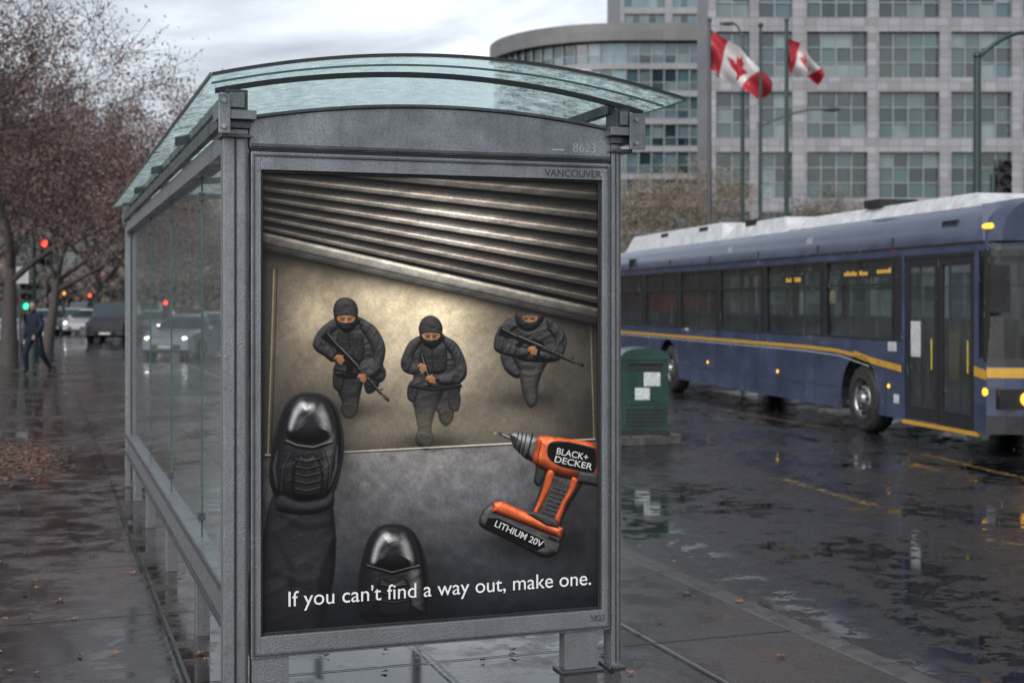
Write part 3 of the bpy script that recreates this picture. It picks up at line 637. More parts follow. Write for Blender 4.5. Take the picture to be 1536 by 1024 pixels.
# ------------------------------------------------------------ litter bin
M['bingreen']=mat('bin_green_paint',(0.006,0.030,0.023),0.3,var=0.3,scale=5,bmp=0.1); M['dark']=mat('dark_void',(0.008,0.008,0.008),0.6)
M['paper']=mat('paper_notice',(0.4,0.42,0.42),0.5,var=0.3,scale=30)
mb=MB(); w_=0.31
mb.box(-w_,w_,-0.3,0.3,0.06,0.98,'bingreen'); mb.box(-w_-0.02,w_+0.02,-0.32,0.32,0.0,0.0595,'dark'); 
mb.box(-w_-0.015,w_+0.015,-0.315,0.315,0.981,1.04,'bingreen'); 
vs=[];nn=10
for i in range(nn+1):
    t=math.pi*i/nn; vs+=[(-math.cos(t)*w_,-0.3,1.041+math.sin(t)*0.10),(-math.cos(t)*w_,0.3,1.041+math.sin(t)*0.10)]
mb.add(vs,[(2*i,2*i+1,2*i+3,2*i+2) for i in range(nn)],'bingreen',True); mb.add([vs[2*i] for i in range(nn+1)],[tuple(range(nn+1))],'bingreen'); mb.add([vs[2*i+1] for i in range(nn+1)],[tuple(range(nn,-1,-1))],'bingreen')
mb.box(-0.22,0.22,-0.306,-0.3005,0.84,0.93,'dark'); mb.box(-0.24,0.24,-0.33,-0.3005,0.935,0.955,'bingreen')
for i in range(5): mb.box(-0.26,0.26,-0.312,-0.3005,0.12+i*0.05,0.145+i*0.05,'dark')
mb.box(-0.02,0.2,-0.309,-0.3005,0.64,0.82,'paper'); mb.box(-0.14,0.06,-0.308,-0.3005,0.46,0.62,'paper'); mb.box(-0.27,0.27,-0.307,-0.3005,0.40,0.415,'dark')
mb.build('litter_bin',(bx,by,0.0),R(8),bevel=0.012)

# ------------------------------------------------------------ bus
M['busblue']=mat('bus_blue_paint',(0.026,0.038,0.080),0.24,var=0.35,scale=1.6,coat=0.5)
M['busroof']=mat('bus_upper_blue',(0.036,0.047,0.085),0.30,var=0.35,scale=1.8,coat=0.3)
M['white']=mat('white_paint',(0.40,0.41,0.42),0.4,var=0.25)
M['black']=mat('black_trim',(0.012,0.012,0.014),0.3)
M['tyre']=mat('tyre_rubber',(0.015,0.015,0.015),0.7); M['rim']=mat('steel_rim',(0.22,0.22,0.23),0.35,0.7,var=0.4,scale=12)
M['busyel']=mat('bus_yellow_stripe',(0.42,0.23,0.03),0.35,var=0.15)
M['busglass']=glassmat('bus_glass',tint=(0.48,0.54,0.53),veil=0.03,gl=0.07,rough=0.03,drops=60,fres=1.1)
M['screen']=glassmat('bus_windscreen',tint=(0.16,0.18,0.18),veil=0.01,gl=0.02,rough=0.03,drops=60,fres=0.6)
M['seat']=mat('bus_seat',(0.06,0.15,0.14),0.8); M['floor']=mat('bus_floor',(0.05,0.05,0.05),0.7); M['interior']=mat('bus_interior',(0.3,0.31,0.3),0.6)
M['amber']=mat('amber_led',(0.5,0.25,0.02),0.5,emit=(1,0.5,0.06),estr=1.6)
M['redl']=mat('red_lamp',(0.3,0.01,0.01),0.3,emit=(1,0.05,0.03),estr=5); M['whl']=mat('head_lamp',(0.8,0.8,0.8),0.3,emit=(1,0.93,0.8),estr=10.0); M['grl']=mat('green_lamp',(0.01,0.3,0.1),0.3,emit=(0.05,1,0.5),estr=2)
M['blamp']=mat('bus_head_lamp',(0.5,0.5,0.5),0.15,emit=(1,0.8,0.5),estr=1.3)
M['pole']=mat('pole_yellow',(0.4,0.29,0.03),0.4)
bus=empty('city_bus',(5.006,19.63,-0.13),math.atan2(-0.9817,0.1905))
XR,XF=-13.6,3.42; WB=-9.08; DW=2.55; ZW0,ZW1=1.34,2.49
def arc(cx,r,c=0.5,n=14):
    out=[]
    a0=math.asin((0.30-c)/r) if abs(0.30-c)<r else 0
    for i in range(n+1):
        t=a0+(math.pi-2*a0)*i/n; out.append((cx-r*math.cos(t),c+r*math.sin(t)))
    return out
mb=MB()
wins=[(-1.17,1.03),(-3.62,-1.35),(-5.92,-3.8),(-8.3,-6.08),(-10.8,-8.5),(-13.1,-11.0)]
def side(y0,y1,door):
    xe=1.28 if door else XF
    pts=[(XR,0.30)]+arc(WB,0.60)+arc(0,0.60)+[(xe,0.30),(xe,ZW0),(XR,ZW0)]
    mb.add([(x,y0,z) for x,z in pts],[tuple(range(len(pts)))],'busblue'); mb.add([(x,y1,z) for x,z in pts],[tuple(range(len(pts)))],'black')
    for cx in (WB,0):
        ar=arc(cx,0.60); s_=-1 if y0<y1 else 1
        for (x0_,z0_),(x1_,z1_) in zip(ar[:-1],ar[1:]):
            mb.quad((x0_,y0+0.015*s_,z0_),(x1_,y0+0.015*s_,z1_),(x1_,y1+0.35*(-s_),z1_),(x0_,y1+0.35*(-s_),z0_),'black')
    edges=[XR]+[v for wv in reversed(wins) for v in wv]+[1.28 if door else XF]
    for i in range(0,len(edges),2):
        mb.box(edges[i],edges[i+1],min(y0,y1)+0.002,max(y0,y1)-0.002,ZW0,ZW1,'black')
    mb.box(XR,XF,min(y0,y1),max(y0,y1),ZW1,2.6,'busblue')
    yg=(y0+y1)/2
    for (p,q) in wins:
        mb.quad((p,yg,ZW0),(q,yg,ZW0),(q,yg,ZW1),(p,yg,ZW1),'busglass')
        s_=-1 if y0<y1 else 1
        f0,f1=(y0-0.012,y0+0.01) if s_<0 else (y0-0.01,y0+0.012)
        mb.box(p+0.03,q-0.03,f0,f1,ZW0+0.76,ZW0+0.79,'black'); 
        mb.box(p,p+0.03,f0,f1,ZW0,ZW1,'black'); mb.box(q-0.03,q,f0,f1,ZW0,ZW1,'black'); mb.box(p+0.03,q-0.03,f0,f1,ZW0,ZW0+0.03,'black'); mb.box(p+0.03,q-0.03,f0,f1,ZW1-0.03,ZW1,'black')
        mid=(p+q)/2; mb.box(mid-0.012,mid+0.012,f0+0.001,f1-0.001,ZW0+0.79,ZW1-0.03,'black')
side(0.0,0.06,True); side(DW,DW-0.06,False)
prof=[(0.0,2.6),(0.012,2.74),(0.05,2.88),(0.13,2.99),(0.28,3.08),(0.6,3.14),(1.275,3.17),(1.95,3.14),(2.27,3.08),(2.42,2.99),(2.5,2.88),(2.538,2.74),(2.55,2.6)]
def section(x,sc=1.0,dz=0): return [(x,1.275+(y-1.275)*sc,2.6+(z-2.6)*sc+dz) for y,z in prof]
secs=[section(XR,0.97),section(XR+0.12),section(XF-0.25),section(XF,0.985),section(XF+0.2,0.93,-0.0)]
n=len(prof)
for s0,s1 in zip(secs[:-1],secs[1:]): mb.add(s0+s1,[(i,i+1,n+i+1,n+i) for i in range(n-1)],'busroof',True)
mb.add(secs[0],[tuple(range(n))],'busroof'); mb.add(secs[-1],[tuple(range(n))],'busroof')
for x in (-11.5,-9,-6.5,-4,-1.5,1.0): mb.box(x-0.01,x+0.01,-0.004,0.02,2.6,2.74,'black')
for i in range(7): mb.box(XR+1.5+i*0.07,XR+1.53+i*0.07,-0.004,0.05,2.65,2.85,'black')
for i in range(8): mb.box(2.3+i*0.05,2.32+i*0.05,0.03,0.09,2.72,2.9,'black')
mb.box(XR,XF-0.05,-0.012,-0.0005,2.585,2.612,'black')
def hump(x0,x1,y0,y1,z0,z1,k):
    s_=0.12; mb.add([(x0,y0,z0),(x1,y0,z0),(x1,y1,z0),(x0,y1,z0),(x0+s_*3,y0+s_,z1),(x1-s_*3,y0+s_,z1),(x1-s_*3,y1-s_,z1),(x0+s_*3,y1-s_,z1)],[(4,5,6,7),(0,1,5,4),(1,2,6,5),(2,3,7,6),(3,0,4,7)],k)
hump(-13.2,-6.4,0.22,2.33,3.03,3.40,'white'); hump(-6.3,-3.2,0.22,2.33,3.03,3.32,'white'); hump(-3.0,2.9,0.25,2.3,3.05,3.25,'white'); 
for x in (-10.6,-8.0,-5.4,-0.5): mb.box(x,x+0.5,0.30,0.9,3.25,3.36,'dark')
mb.box(XR+0.02,XF-0.1,0.07,DW-0.07,0.36,0.42,'floor'); mb.box(XR,XR+0.05,0.061,DW-0.061,0.3,2.6,'busblue')
mb.box(XR+0.1,XF-0.3,0.3,DW-0.3,2.54,2.58,'interior')
x=-12.6
while x<0.6:
    for y0_ in (0.15,1.55):
        mb.box(x,x+0.42,y0_,y0_+0.85,0.78,0.88,'seat'); mb.box(x,x+0.09,y0_+0.02,y0_+0.83,0.88,1.62,'seat')
    mb.cyl((x+0.5,1.05,0.42),(x+0.5,1.05,2.54),0.018,0.018,'pole',6); x+=0.85
rr_=random.Random(3)
for x0_,n_,z_ in ((-0.95,9,2.26),(0.05,9,2.28),(-3.3,8,2.2)):
    mb.box(x0_-0.05,x0_+n_*0.09+0.05,0.20,0.24,z_-0.05,z_+0.12,'dark')
    for i in range(n_):
        if rr_.random()<0.85: mb.box(x0_+i*0.09,x0_+0.055+i*0.09,0.192,0.199,z_,z_+rr_.choice((0.05,0.07)),'amber')
mb.box(XR+0.06,-11.2,0.07,DW-0.07,0.43,1.3,'floor')
def wheel(cx,cy,r,wd,s_,mb=None):
    N=28
    for prof,k in (([(0.0,0.55*r),(0.0,0.60*r),(-0.02,0.62*r),(0.0,0.70*r),(-0.012,0.9*r),(0.03,0.985*r),(0.08,r),(wd-0.05,r),(wd,0.93*r),(wd,0.5*r)],'tyre'),([(0.0,0.58*r),(0.05,0.54*r),(0.07,0.42*r),(0.02,0.36*r),(0.0,0.2*r),(-0.05,0.17*r),(-0.06,0.0)],'rim')):
        vs=[];fs=[]
        for (yy,rr) in prof:
            for i in range(N):
                t=2*math.pi*i/N; vs.append((cx+rr*math.cos(t),cy+s_*yy,r+rr*math.sin(t)))
        for j in range(len(prof)-1):
            for i in range(N): fs.append((j*N+i,j*N+(i+1)%N,(j+1)*N+(i+1)%N,(j+1)*N+i))
        mb.add(vs,fs,k,True)
    for i in range(10):
        t=2*math.pi*i/10; c=Vector((cx+0.29*r*math.cos(t),cy,r+0.29*r*math.sin(t))); mb.cyl(c+Vector((0,-0.015*s_,0)),c+Vector((0,0.03*s_,0)),0.018,0.018,'dark',6)
        c=Vector((cx+0.47*r*math.cos(t),cy+0.045*s_,r+0.47*r*math.sin(t))); mb.cyl(c+Vector((0,-0.012*s_,0)),c+Vector((0,0.03*s_,0)),0.035,0.035,'dark',8)
for cx in (0,WB):
    wheel(cx,0.04,0.485,0.3,1,mb); wheel(cx,DW-0.04,0.485,0.3,-1,mb); mb.box(cx-0.7,cx+0.7,0.42,DW-0.42,0.43,1.3,'floor')
mb.box(1.28,1.34,-0.002,0.06,0.30,2.5,'busblue'); mb.box(3.14,XF,-0.002,0.06,0.30,1.2,'busblue'); mb.box(3.14,3.24,-0.002,0.06,1.2,2.5895,'busblue')
mb.box(1.34,3.14,0.0,0.06,2.44,2.49,'black')
for (p,q) in ((1.35,2.23),(2.25,3.13)):
    mb.box(p,p+0.09,0.012,0.05,0.32,2.44,'black'); mb.box(q-0.09,q,0.012,0.05,0.32,2.44,'black'); mb.box(p+0.09,q-0.09,0.0125,0.05,0.32,0.5,'black'); mb.box(p+0.09,q-0.09,0.0125,0.05,2.34,2.44,'black')
    mb.quad((p+0.09,0.03,0.5),(q-0.09,0.03,0.5),(q-0.09,0.03,2.34),(p+0.09,0.03,2.34),'busglass')
    mb.cyl((q-0.14,0.0,1.0),(q-0.14,0.0,1.4),0.010,0.010,'pole',6)
mb.box(1.50,1.76,0.014,0.022,1.15,1.62,'paper'); mb.box(2.36,2.6,0.10,0.12,0.9,1.5,'pole')
mb.box(1.30,3.2,-0.01,0.06,0.25,0.2995,'busyel'); mb.box(1.6,3.0,0.3,0.34,0.42,1.3,'floor')
def ribbon(pts,wd,k,y=-0.004):
    for (x0_,z0_),(x1_,z1_) in zip(pts[:-1],pts[1:]): mb.quad((x0_,y,z0_),(x1_,y,z1_),(x1_,y,z1_+wd),(x0_,y,z0_+wd),k)
ribbon([(XR,1.14),(-2.0,1.14),(-0.8,1.12),(-0.2,1.08)],0.055,'busyel'); ribbon([(-0.2,1.08),(0.4,1.0),(1.27,0.93)],0.09,'busyel')
ribbon([(XR,1.10),(-2,1.10),(-0.7,1.07),(0.3,0.96)],0.012,'white')
ribbon([(3.14,0.98),(3.42,0.94)],0.12,'busyel')
for x in (-6.6,-3.1,0.9): mb.cyl((x,-0.012,0.72),(x,0.0,0.72),0.03,0.03,'amber',10)
mb.box(0.88,1.12,-0.006,-0.001,1.2,1.33,'white'); mb.box(1.05,1.2,-0.007,-0.001,0.5,0.62,'white')
M['busmark']=mat('bus_logo_print',(0.25,0.27,0.32),0.4)
for x,l in ((-5.6,0.22),(-2.0,0.22)):
    for k_ in range(4): mb.quad((x+k_*0.06,0.02,2.76+0.03*(k_%2)),(x+k_*0.06+0.04,0.02,2.76),(x+k_*0.06+0.05,0.045,2.88),(x+k_*0.06+0.01,0.045,2.87+0.02*(k_%2)),'busmark')
for x in (-12,-10.2,-7.6,-6.1,-4.6,-3.1,-1.6,0.8): mb.box(x-0.006,x+0.006,-0.003,0.0,0.31,1.08,'black')
mb.box(XR,-9.8,-0.0035,0,0.60,0.612,'black'); mb.box(-8.3,-0.75,-0.0035,0,0.60,0.612,'black')
nn=14; ys=[DW*i/nn for i in range(nn+1)]
def fx(y,z): return XF+0.24*(1-abs((y-1.275)/1.275)**3)-max(0,z-1.1)*0.05
def frontband(z0,z1,k,off=0.0,yr=(0,DW)):
    for y0_,y1_ in zip(ys[:-1],ys[1:]):
        if y0_<yr[0]-1e-6 or y1_>yr[1]+1e-6: continue
        mb.quad((fx(y0_,z0)+off,y0_,z0),(fx(y1_,z0)+off,y1_,z0),(fx(y1_,z1)+off,y1_,z1),(fx(y0_,z1)+off,y0_,z1),k)
frontband(0.30,0.52,'black'); frontband(0.52,1.15,'busblue'); frontband(1.15,2.5,'screen'); frontband(2.5,3.05,'busroof'); frontband(0.97,1.09,'busyel',0.006)
frontband(1.12,1.2,'black',0.012); frontband(2.42,2.5,'black',0.012); frontband(2.62,2.9,'black',0.008,(0.3,2.3))
mb.box(3.24,XF-0.06,0.01,0.04,1.2,2.5,'screen'); mb.box(XF-0.06,XF+0.0,-0.003,0.05,1.15,2.5,'black'); mb.box(XF+0.2,XF+0.24,1.255,1.295,1.15,2.5,'black')
for yc in (0.32,DW-0.32):
    xx=fx(yc,0.7); mb.box(xx-0.06,xx+0.02,yc-0.24,yc+0.24,0.60,0.84,'black')
    for dy in (-0.11,0.11): 
        xx=fx(yc+dy,0.7); mb.cyl((xx-0.05,yc+dy,0.72),(xx+0.03,yc+dy,0.72),0.085,0.085,'blamp' if dy<0 else 'amber',14)
mb.cyl((XF-0.03,-0.012,0.80),(XF-0.03,0.01,0.80),0.05,0.05,'amber',10)
for yc,s_ in ((0,-1),(DW,1)):
    mb.cyl((XF+0.05,yc,2.55),(XF+0.5,yc+0.12*s_,2.45),0.02,0.02,'black',8); mb.cyl((XF+0.5,yc+0.12*s_,2.45),(XF+0.5,yc+0.14*s_,2.3),0.02,0.02,'black',8)
    mb.box(XF+0.44,XF+0.55,yc+(0.02 if s_>0 else -0.27),yc+(0.27 if s_>0 else -0.02),1.75,2.3,'black')
mb.cyl((XF-0.1,0.03,2.78),(XF+0.06,0.03,2.78),0.035,0.035,'amber',8)
mb.box(2.2,2.3,1.5,2.1,0.9,1.9,'seat'); mb.box(XF-0.45,XF,0.3,2.3,0.8,1.12,'black')
mb.build('bus_body',parent=bus,bevel=0.006)

# ------------------------------------------------------------ buildings
def cladding(name,col,px,pz,var=0.12):
    m,nt,b=newmat(name); tc=nd(nt,'ShaderNodeTexCoord'); sx=nd(nt,'ShaderNodeSeparateXYZ'); nt.links.new(tc.outputs['Object'],sx.inputs[0])
    j=mth(nt,'MAXIMUM',lines(nt,sx.outputs[0],px,0.0,0.03),lines(nt,sx.outputs[2],pz,0.0,0.03))
    cx=mth(nt,'FLOOR',mth(nt,'DIVIDE',sx.outputs[0],px)); cz=mth(nt,'FLOOR',mth(nt,'DIVIDE',sx.outputs[2],pz))
    cb=nd(nt,'ShaderNodeCombineXYZ'); nt.links.new(cx,cb.inputs[0]); nt.links.new(cz,cb.inputs[1]); wn=nd(nt,'ShaderNodeTexWhiteNoise'); nt.links.new(cb.outputs[0],wn.inputs['Vector'])
    c=ramp(nt,wn.outputs['Value'],[(0,tuple(x*(1-var) for x in col)),(1,tuple(x*(1+var) for x in col))])
    st=noise(nt,0.25,5,vec=tc.outputs['Object']); c=mixc(nt,0.5,c,ramp(nt,st,[(0.35,0.75),(0.65,1.0)]),'MULTIPLY')
    c=mixc(nt,mth(nt,'MULTIPLY',j,0.55),c,(0.08,0.08,0.085)); nt.links.new(c,b.inputs['Base Color']); b.inputs['Roughness'].default_value=0.5; return m
M['clad']=cladding('grey_granite_cladding',(0.22,0.218,0.235),0.75,0.5,0.18); M['clad2']=cladding('light_concrete_cladding',(0.21,0.215,0.225),1.5,1.2,0.06); M['clad3']=cladding('weathered_concrete',(0.12,0.12,0.12),1.5,1.2,0.1)
def winmat(name,c,r=0.08,spec=0.9): return mat(name,c,r,0.0,var=0.4,scale=0.3,spec=spec)
M['g1']=winmat('window_teal',(0.030,0.062,0.070)); M['g2']=winmat('window_dark',(0.010,0.022,0.027)); M['g3']=winmat('window_blind',(0.10,0.135,0.14)); M['g4']=mat('window_lit',(0.3,0.25,0.15),0.3,emit=(1,0.75,0.4),estr=0.25)
M['g5']=mat('curtain_glass_pale',(0.10,0.14,0.16),0.1,0.3,var=0.4,scale=0.2)
M['mull']=mat('window_mullion',(0.20,0.22,0.22),0.4,0.3)
def facade(mb,cols,z0,nfl,fh,wh,cl,depth,mulls=(3,2),x_start=0.0,mk='mull',wt=(5,4,2,0.12),keys=('g1','g2','g3','g4'),seed=5):
    x=x_start; top=z0+nfl*fh; rr=random.Random(seed)
    for (t,w_) in cols:
        if t=='p': mb.box(x,x+w_,0,0.8,z0,top+1.2,cl)
        else:
            for f in range(nfl+1):
                zz=z0+f*fh; hh=(fh-wh) if f<nfl else 1.2
                mb.box(x,x+w_,0.06,0.8,zz,zz+hh,cl)
                if f==nfl: break
                k0,k1=zz+hh,zz+fh
                nx,nz=mulls; nx=nx if w_>2.5 else 2
                for i in range(nx):
                    for j in range(nz):
                        kk=rr.choices(keys,wt)[0]
                        mb.quad((x+w_*i/nx,0.4,k0+wh*j/nz),(x+w_*(i+1)/nx,0.4,k0+wh*j/nz),(x+w_*(i+1)/nx,0.4,k0+wh*(j+1)/nz),(x+w_*i/nx,0.4,k0+wh*(j+1)/nz),kk)
                for i in range(1,nx): mb.box(x+w_*i/nx-0.04,x+w_*i/nx+0.04,0.3,0.395,k0,k1,mk)
                for j in range(1,nz): mb.box(x,x+w_,0.31,0.394,k0+wh*j/nz-0.035,k0+wh*j/nz+0.035,mk)
        x+=w_
    mb.box(x_start+0.01,x-0.01,0.81,depth,z0,top+1.15,cl)
    return x
mb=MB()
cols=[('p',0.5),('w',2.1),('p',0.55),('w',2.1),('p',0.9)]+[('w',3.8),('p',0.7)]*7
bxx,_,_=at(1062,85); facade(mb,cols,-0.1,10,3.75,2.85,'clad',5,(4,3))
mb.build('office_building',(bxx,85,-0.1),R(0))
mb=MB(); base=[]; cx_,cy_,rad=12.5,164.0,14.2
for i in range(17):
    t=math.pi-(math.pi/2)*i/16; base.append((cx_+rad*math.cos(t),cy_-rad*math.sin(t)))
base+= [(27.5,cy_-rad),(27.5,cy_+10)]
def off(pts,d):
    return [((x-cx_)*(1+d/rad)+cx_ if x<cx_+0.1 else x+(d if x>23 else 0),(y-cy_)*(1+d/rad)+cy_ if y<cy_ else y) for x,y in pts]
fl=3.02; z=0; rr=random.Random(2)
bo=off(base,0.35)
while z<30.0:
    mb.strip(bo,z,z+0.65,'clad2')
    for (p0,p1),(q0,q1) in zip(zip(base[:-1],base[1:]),zip(bo[:-1],bo[1:])):
        mb.quad((p0[0],p0[1],z+0.65),(p1[0],p1[1],z+0.65),(q1[0],q1[1],z+0.65),(q0[0],q0[1],z+0.65),'clad2')
        L_=math.hypot(p1[0]-p0[0],p1[1]-p0[1]); nn_=max(1,int(L_/1.3))
        for i in range(nn_):
            t=i/nn_; t2=(i+1)/nn_
            a_=(p0[0]+(p1[0]-p0[0])*t,p0[1]+(p1[1]-p0[1])*t); b_=(p0[0]+(p1[0]-p0[0])*t2,p0[1]+(p1[1]-p0[1])*t2)
            for (za,zb_) in ((z+0.65,z+1.6),(z+1.6,z+fl)): mb.quad((*a_,za),(*b_,za),(*b_,zb_),(*a_,zb_),rr.choices(('g1','g5','g2','g3'),(4,4,2,2))[0])
            x_=q0[0]+(q1[0]-q0[0])*t; y_=q0[1]+(q1[1]-q0[1])*t
            mb.box(x_-0.06,x_+0.06,y_+0.1,y_+0.4,z+0.65,z+fl,'mull')
        mb.quad((p0[0],p0[1]-0.05,z+1.56),(p1[0],p1[1]-0.05,z+1.56),(p1[0],p1[1]-0.05,z+1.66),(p0[0],p0[1]-0.05,z+1.66),'mull')
    z+=fl
top=z; bo2=off(base,1.0); mb.strip(bo2,top,top+1.9,'clad3'); mb.add([(x,y,top+1.9) for x,y in bo2],[tuple(range(len(bo2)))],'clad3'); mb.add([(x,y,top) for x,y in bo2],[tuple(range(len(bo2)))],'clad3')
mb.build('curved_office_building')
mb=MB(); facade(mb,[('p',0.6)]+[('w',5.5),('p',1.0)]*5,0,17,3.7,2.8,'clad2',25,(5,2),wt=(4,2,3,5),keys=('g1','g2','g3','g5')); mb.build('office_tower',(at(930,185)[0],185,0),0)
mb=MB(); facade(mb,[('p',1)]+[('w',3.2),('p',1.2)]*9,0,5,3.6,2.2,'clad2',15,(2,1)); mb.build('office_building',(at(60,190)[0],190,0),0)
mb=MB(); facade(mb,[('p',1)]+[('w',3.2),('p',1.2)]*7,0,3,3.6,2.2,'clad3',15,(2,1)); mb.build('office_building',(at(-260,120)[0],120,0),R(8))
mb=MB(); facade(mb,[('p',1)]+[('w',2.6),('p',0.9)]*6,0,4,3.5,2.3,'clad3',15,(2,1),wt=(4,4,2,1.2)); mb.build('apartment_building',(at(170,150)[0],150,0),0)

# ------------------------------------------------------------ trees
M['bark']=mat('tree_bark',(0.042,0.034,0.031),0.85,var=0.4,scale=8,bmp=0.5,bscale=30)
M['lf1']=mat('leaf_russet',(0.14,0.080,0.065),0.7,var=0.3,scale=2); M['lf2']=mat('leaf_mauve',(0.18,0.12,0.108),0.7,var=0.3,scale=2); M['lf3']=mat('leaf_dark',(0.06,0.040,0.037),0.7,var=0.3,scale=2)
M['lg1']=mat('leaf_ochre',(0.17,0.14,0.08),0.7,var=0.3,scale=2); M['lg2']=mat('leaf_olive',(0.08,0.08,0.05),0.7,var=0.3,scale=2)
def tree(name,loc,h,spread,seed,leaf=0.07,nleaf=9,keys=('lf1','lf2','lf3'),tr=0.2,fork=0.28,lev=5,sc=0.16):
    r=random.Random(seed); mb=MB(); tips=[]
    def tube(pts,rs,n):
        vs=[];fs=[]
        for i,(p,q) in enumerate(zip(pts,rs)):
            d=(pts[min(i+1,len(pts)-1)]-pts[max(i-1,0)]).normalized(); u=d.cross(Vector((0.3,1,0.2))).normalized(); w_=d.cross(u)
            for j in range(n):
                t=2*math.pi*j/n; vs.append(p+(u*math.cos(t)+w_*math.sin(t))*q)
        for i in range(len(pts)-1):
            for j in range(n): fs.append((i*n+j,i*n+(j+1)%n,(i+1)*n+(j+1)%n,(i+1)*n+j))
        mb.add(vs,fs,'bark',True)
    def grow(p,d,L,rad,lv):
        ns=5 if lv<2 else 4; pts=[p];rs=[rad]
        for i in range(ns):
            d=(d+Vector((r.gauss(0,.13),r.gauss(0,.13),r.gauss(0.03,.10)))*(0.5 if lv==0 else 1.2)).normalized()
            p=p+d*L/ns; pts.append(p); rs.append(max(0.005,rad*(1-0.62*(i+1)/ns)))
        tube(pts,rs,8 if lv==0 else (5 if lv<3 else 3))
        if lv>=lev-1:
            for q in pts[1:]: tips.append(q)
        if lv>=lev: return
        nc=[6,5,5,4,3][min(lv,4)]
        for c in range(nc):
            t=r.uniform(0.4,1.0) if lv>0 else r.uniform(0.6,1.0); k=min(int(t*ns),ns-1); q=pts[k].lerp(pts[k+1],t*ns-k if t<1 else 1)
            ang=r.uniform(0.4,0.95) if lv>0 else r.uniform(0.45,0.85); az_=2*math.pi*(c+r.random()*0.7)/nc
            u=d.orthogonal().normalized(); v_=d.cross(u); nd_=(d*math.cos(ang)+(u*math.cos(az_)+v_*math.sin(az_))*math.sin(ang))
            nd_=(Vector((nd_.x*spread,nd_.y*spread,nd_.z))+Vector((0,0,0.12 if lv<2 else -0.02))).normalized()
            grow(q,nd_,L*(1.07 if lv==0 else r.uniform(0.55,0.75)),rs[k]*0.62,lv+1)
    grow(Vector((0,0,-0.05)),Vector((r.gauss(0,.04),r.gauss(0,.04),1)),h*fork,tr,0)
    for q in tips:
        dens=0.5+0.5*math.sin(q.x*1.3+seed)*math.cos(q.y*1.1+q.z*0.9)
        for _ in range(int(nleaf*(0.35+dens)+r.random())):
            c=q+Vector((r.gauss(0,sc),r.gauss(0,sc),r.gauss(0,sc))); a=Vector((r.gauss(0,1),r.gauss(0,1),r.gauss(0,1))).normalized(); b_=a.orthogonal().normalized()
            s_=leaf*r.uniform(0.6,1.3); mb.add([c-a*s_,c+b_*s_*0.5,c+a*s_,c-b_*s_*0.5],[(0,1,2,3)],r.choice(keys))
    return mb.build(name,loc)
tree('street_tree',at(14,37,0),15,1.3,3,leaf=0.045,nleaf=5.5,tr=0.26,fork=0.24,sc=0.14)
tree('street_tree',at(-190,25,0),13,1.35,11,leaf=0.032,nleaf=3.5,tr=0.22,fork=0.25,sc=0.12)
tree('street_tree',at(70,50,-0.1),14.5,1.3,8,leaf=0.055,nleaf=5,tr=0.24,fork=0.24,sc=0.17)
tree('street_tree',at(150,76,-0.1),14,1.25,19,leaf=0.07,nleaf=4,tr=0.24,sc=0.2)
tree('street_tree',at(-30,70,-0.1),15,1.3,23,leaf=0.07,nleaf=4,tr=0.24,sc=0.2)
tree('small_tree',at(1030,58,-0.1),8.4,0.85,31,leaf=0.05,nleaf=6,tr=0.12,keys=('lg1','lf2','lg1'),fork=0.35,lev=4)
tree('small_tree',at(1250,66,-0.1),7.8,1.0,37,leaf=0.05,nleaf=5,tr=0.12,keys=('lg1','lg2','lf3'),fork=0.35,lev=4)
tree('small_tree',at(960,70,-0.1),6.4,1.0,41,leaf=0.05,nleaf=5,tr=0.12,keys=('lg1','lg2','lf2'),fork=0.35,lev=4)
mb=MB(); r=random.Random(4)
for i in range(10000):
    px=r.uniform(-120,345); Yy=r.uniform(115,140); x_=(px-CX)/F*Yy
    topz=7.0+2.2*math.sin(px*0.045)+1.4*math.sin(px*0.11+1)
    zz=abs(r.gauss(0.45,0.28))*topz; zz=min(zz,topz*1.08)
    a=Vector((r.gauss(0,1),r.gauss(0,1),r.gauss(0,1))).normalized(); b_=a.orthogonal().normalized(); s_=r.uniform(0.15,0.4); c=Vector((x_,Yy,zz))
    mb.add([c-a*s_,c+b_*s_*0.6,c+a*s_,c-b_*s_*0.6],[(0,1,2,3)],r.choice(('lf3','lf3','lf1','lg2')))
mb.build('distant_trees')

# ------------------------------------------------------------ poles, flags
M['gpole']=mat('green_pole_paint',(0.008,0.025,0.023),0.35); M['greypole']=mat('grey_pole',(0.06,0.062,0.066),0.4,0.3)
M['red']=mat('flag_red',(0.32,0.018,0.028),0.7,var=0.15); M['fwhite']=mat('flag_white',(0.50,0.48,0.48),0.7,var=0.08)
def lamp(name,px,Yd,topy,armpx,armdir=1,k='gpole',r0=0.11):
    mb=MB(); zt=zat(topy,Yd); L_=abs(armpx)*Yd/F
    mb.cyl((0,0,-0.13),(0,0,0.5),r0*1.5,r0*1.4,k,12); mb.cyl((0,0,0.5),(0,0,zt-0.5),r0,r0*0.75,k,12)
    p=Vector((0,0,zt-0.5))
    for i in range(1,9):
        t=i/8; q=Vector((armdir*L_*t,0,zt-0.5+0.75*math.sin(t*math.pi/2)*1.0)); mb.cyl(p,q,r0*0.45,r0*0.4,k,8); p=q
    mb.ball((p.x+armdir*0.35,0,p.z-0.02),0.42,'greypole',(1,0.4,0.25),10)
    mb.ball((0,0,zt-0.42),r0*0.9,k)
    return mb.build(name,at(px,Yd,0))
lamp('street_lamp',1466,40,62,70,1,'gpole',0.14); lamp('street_lamp',1114,75,42,14,-1,'greypole',0.13); lamp('street_lamp',1140,60,172,95,1,'greypole',0.10)
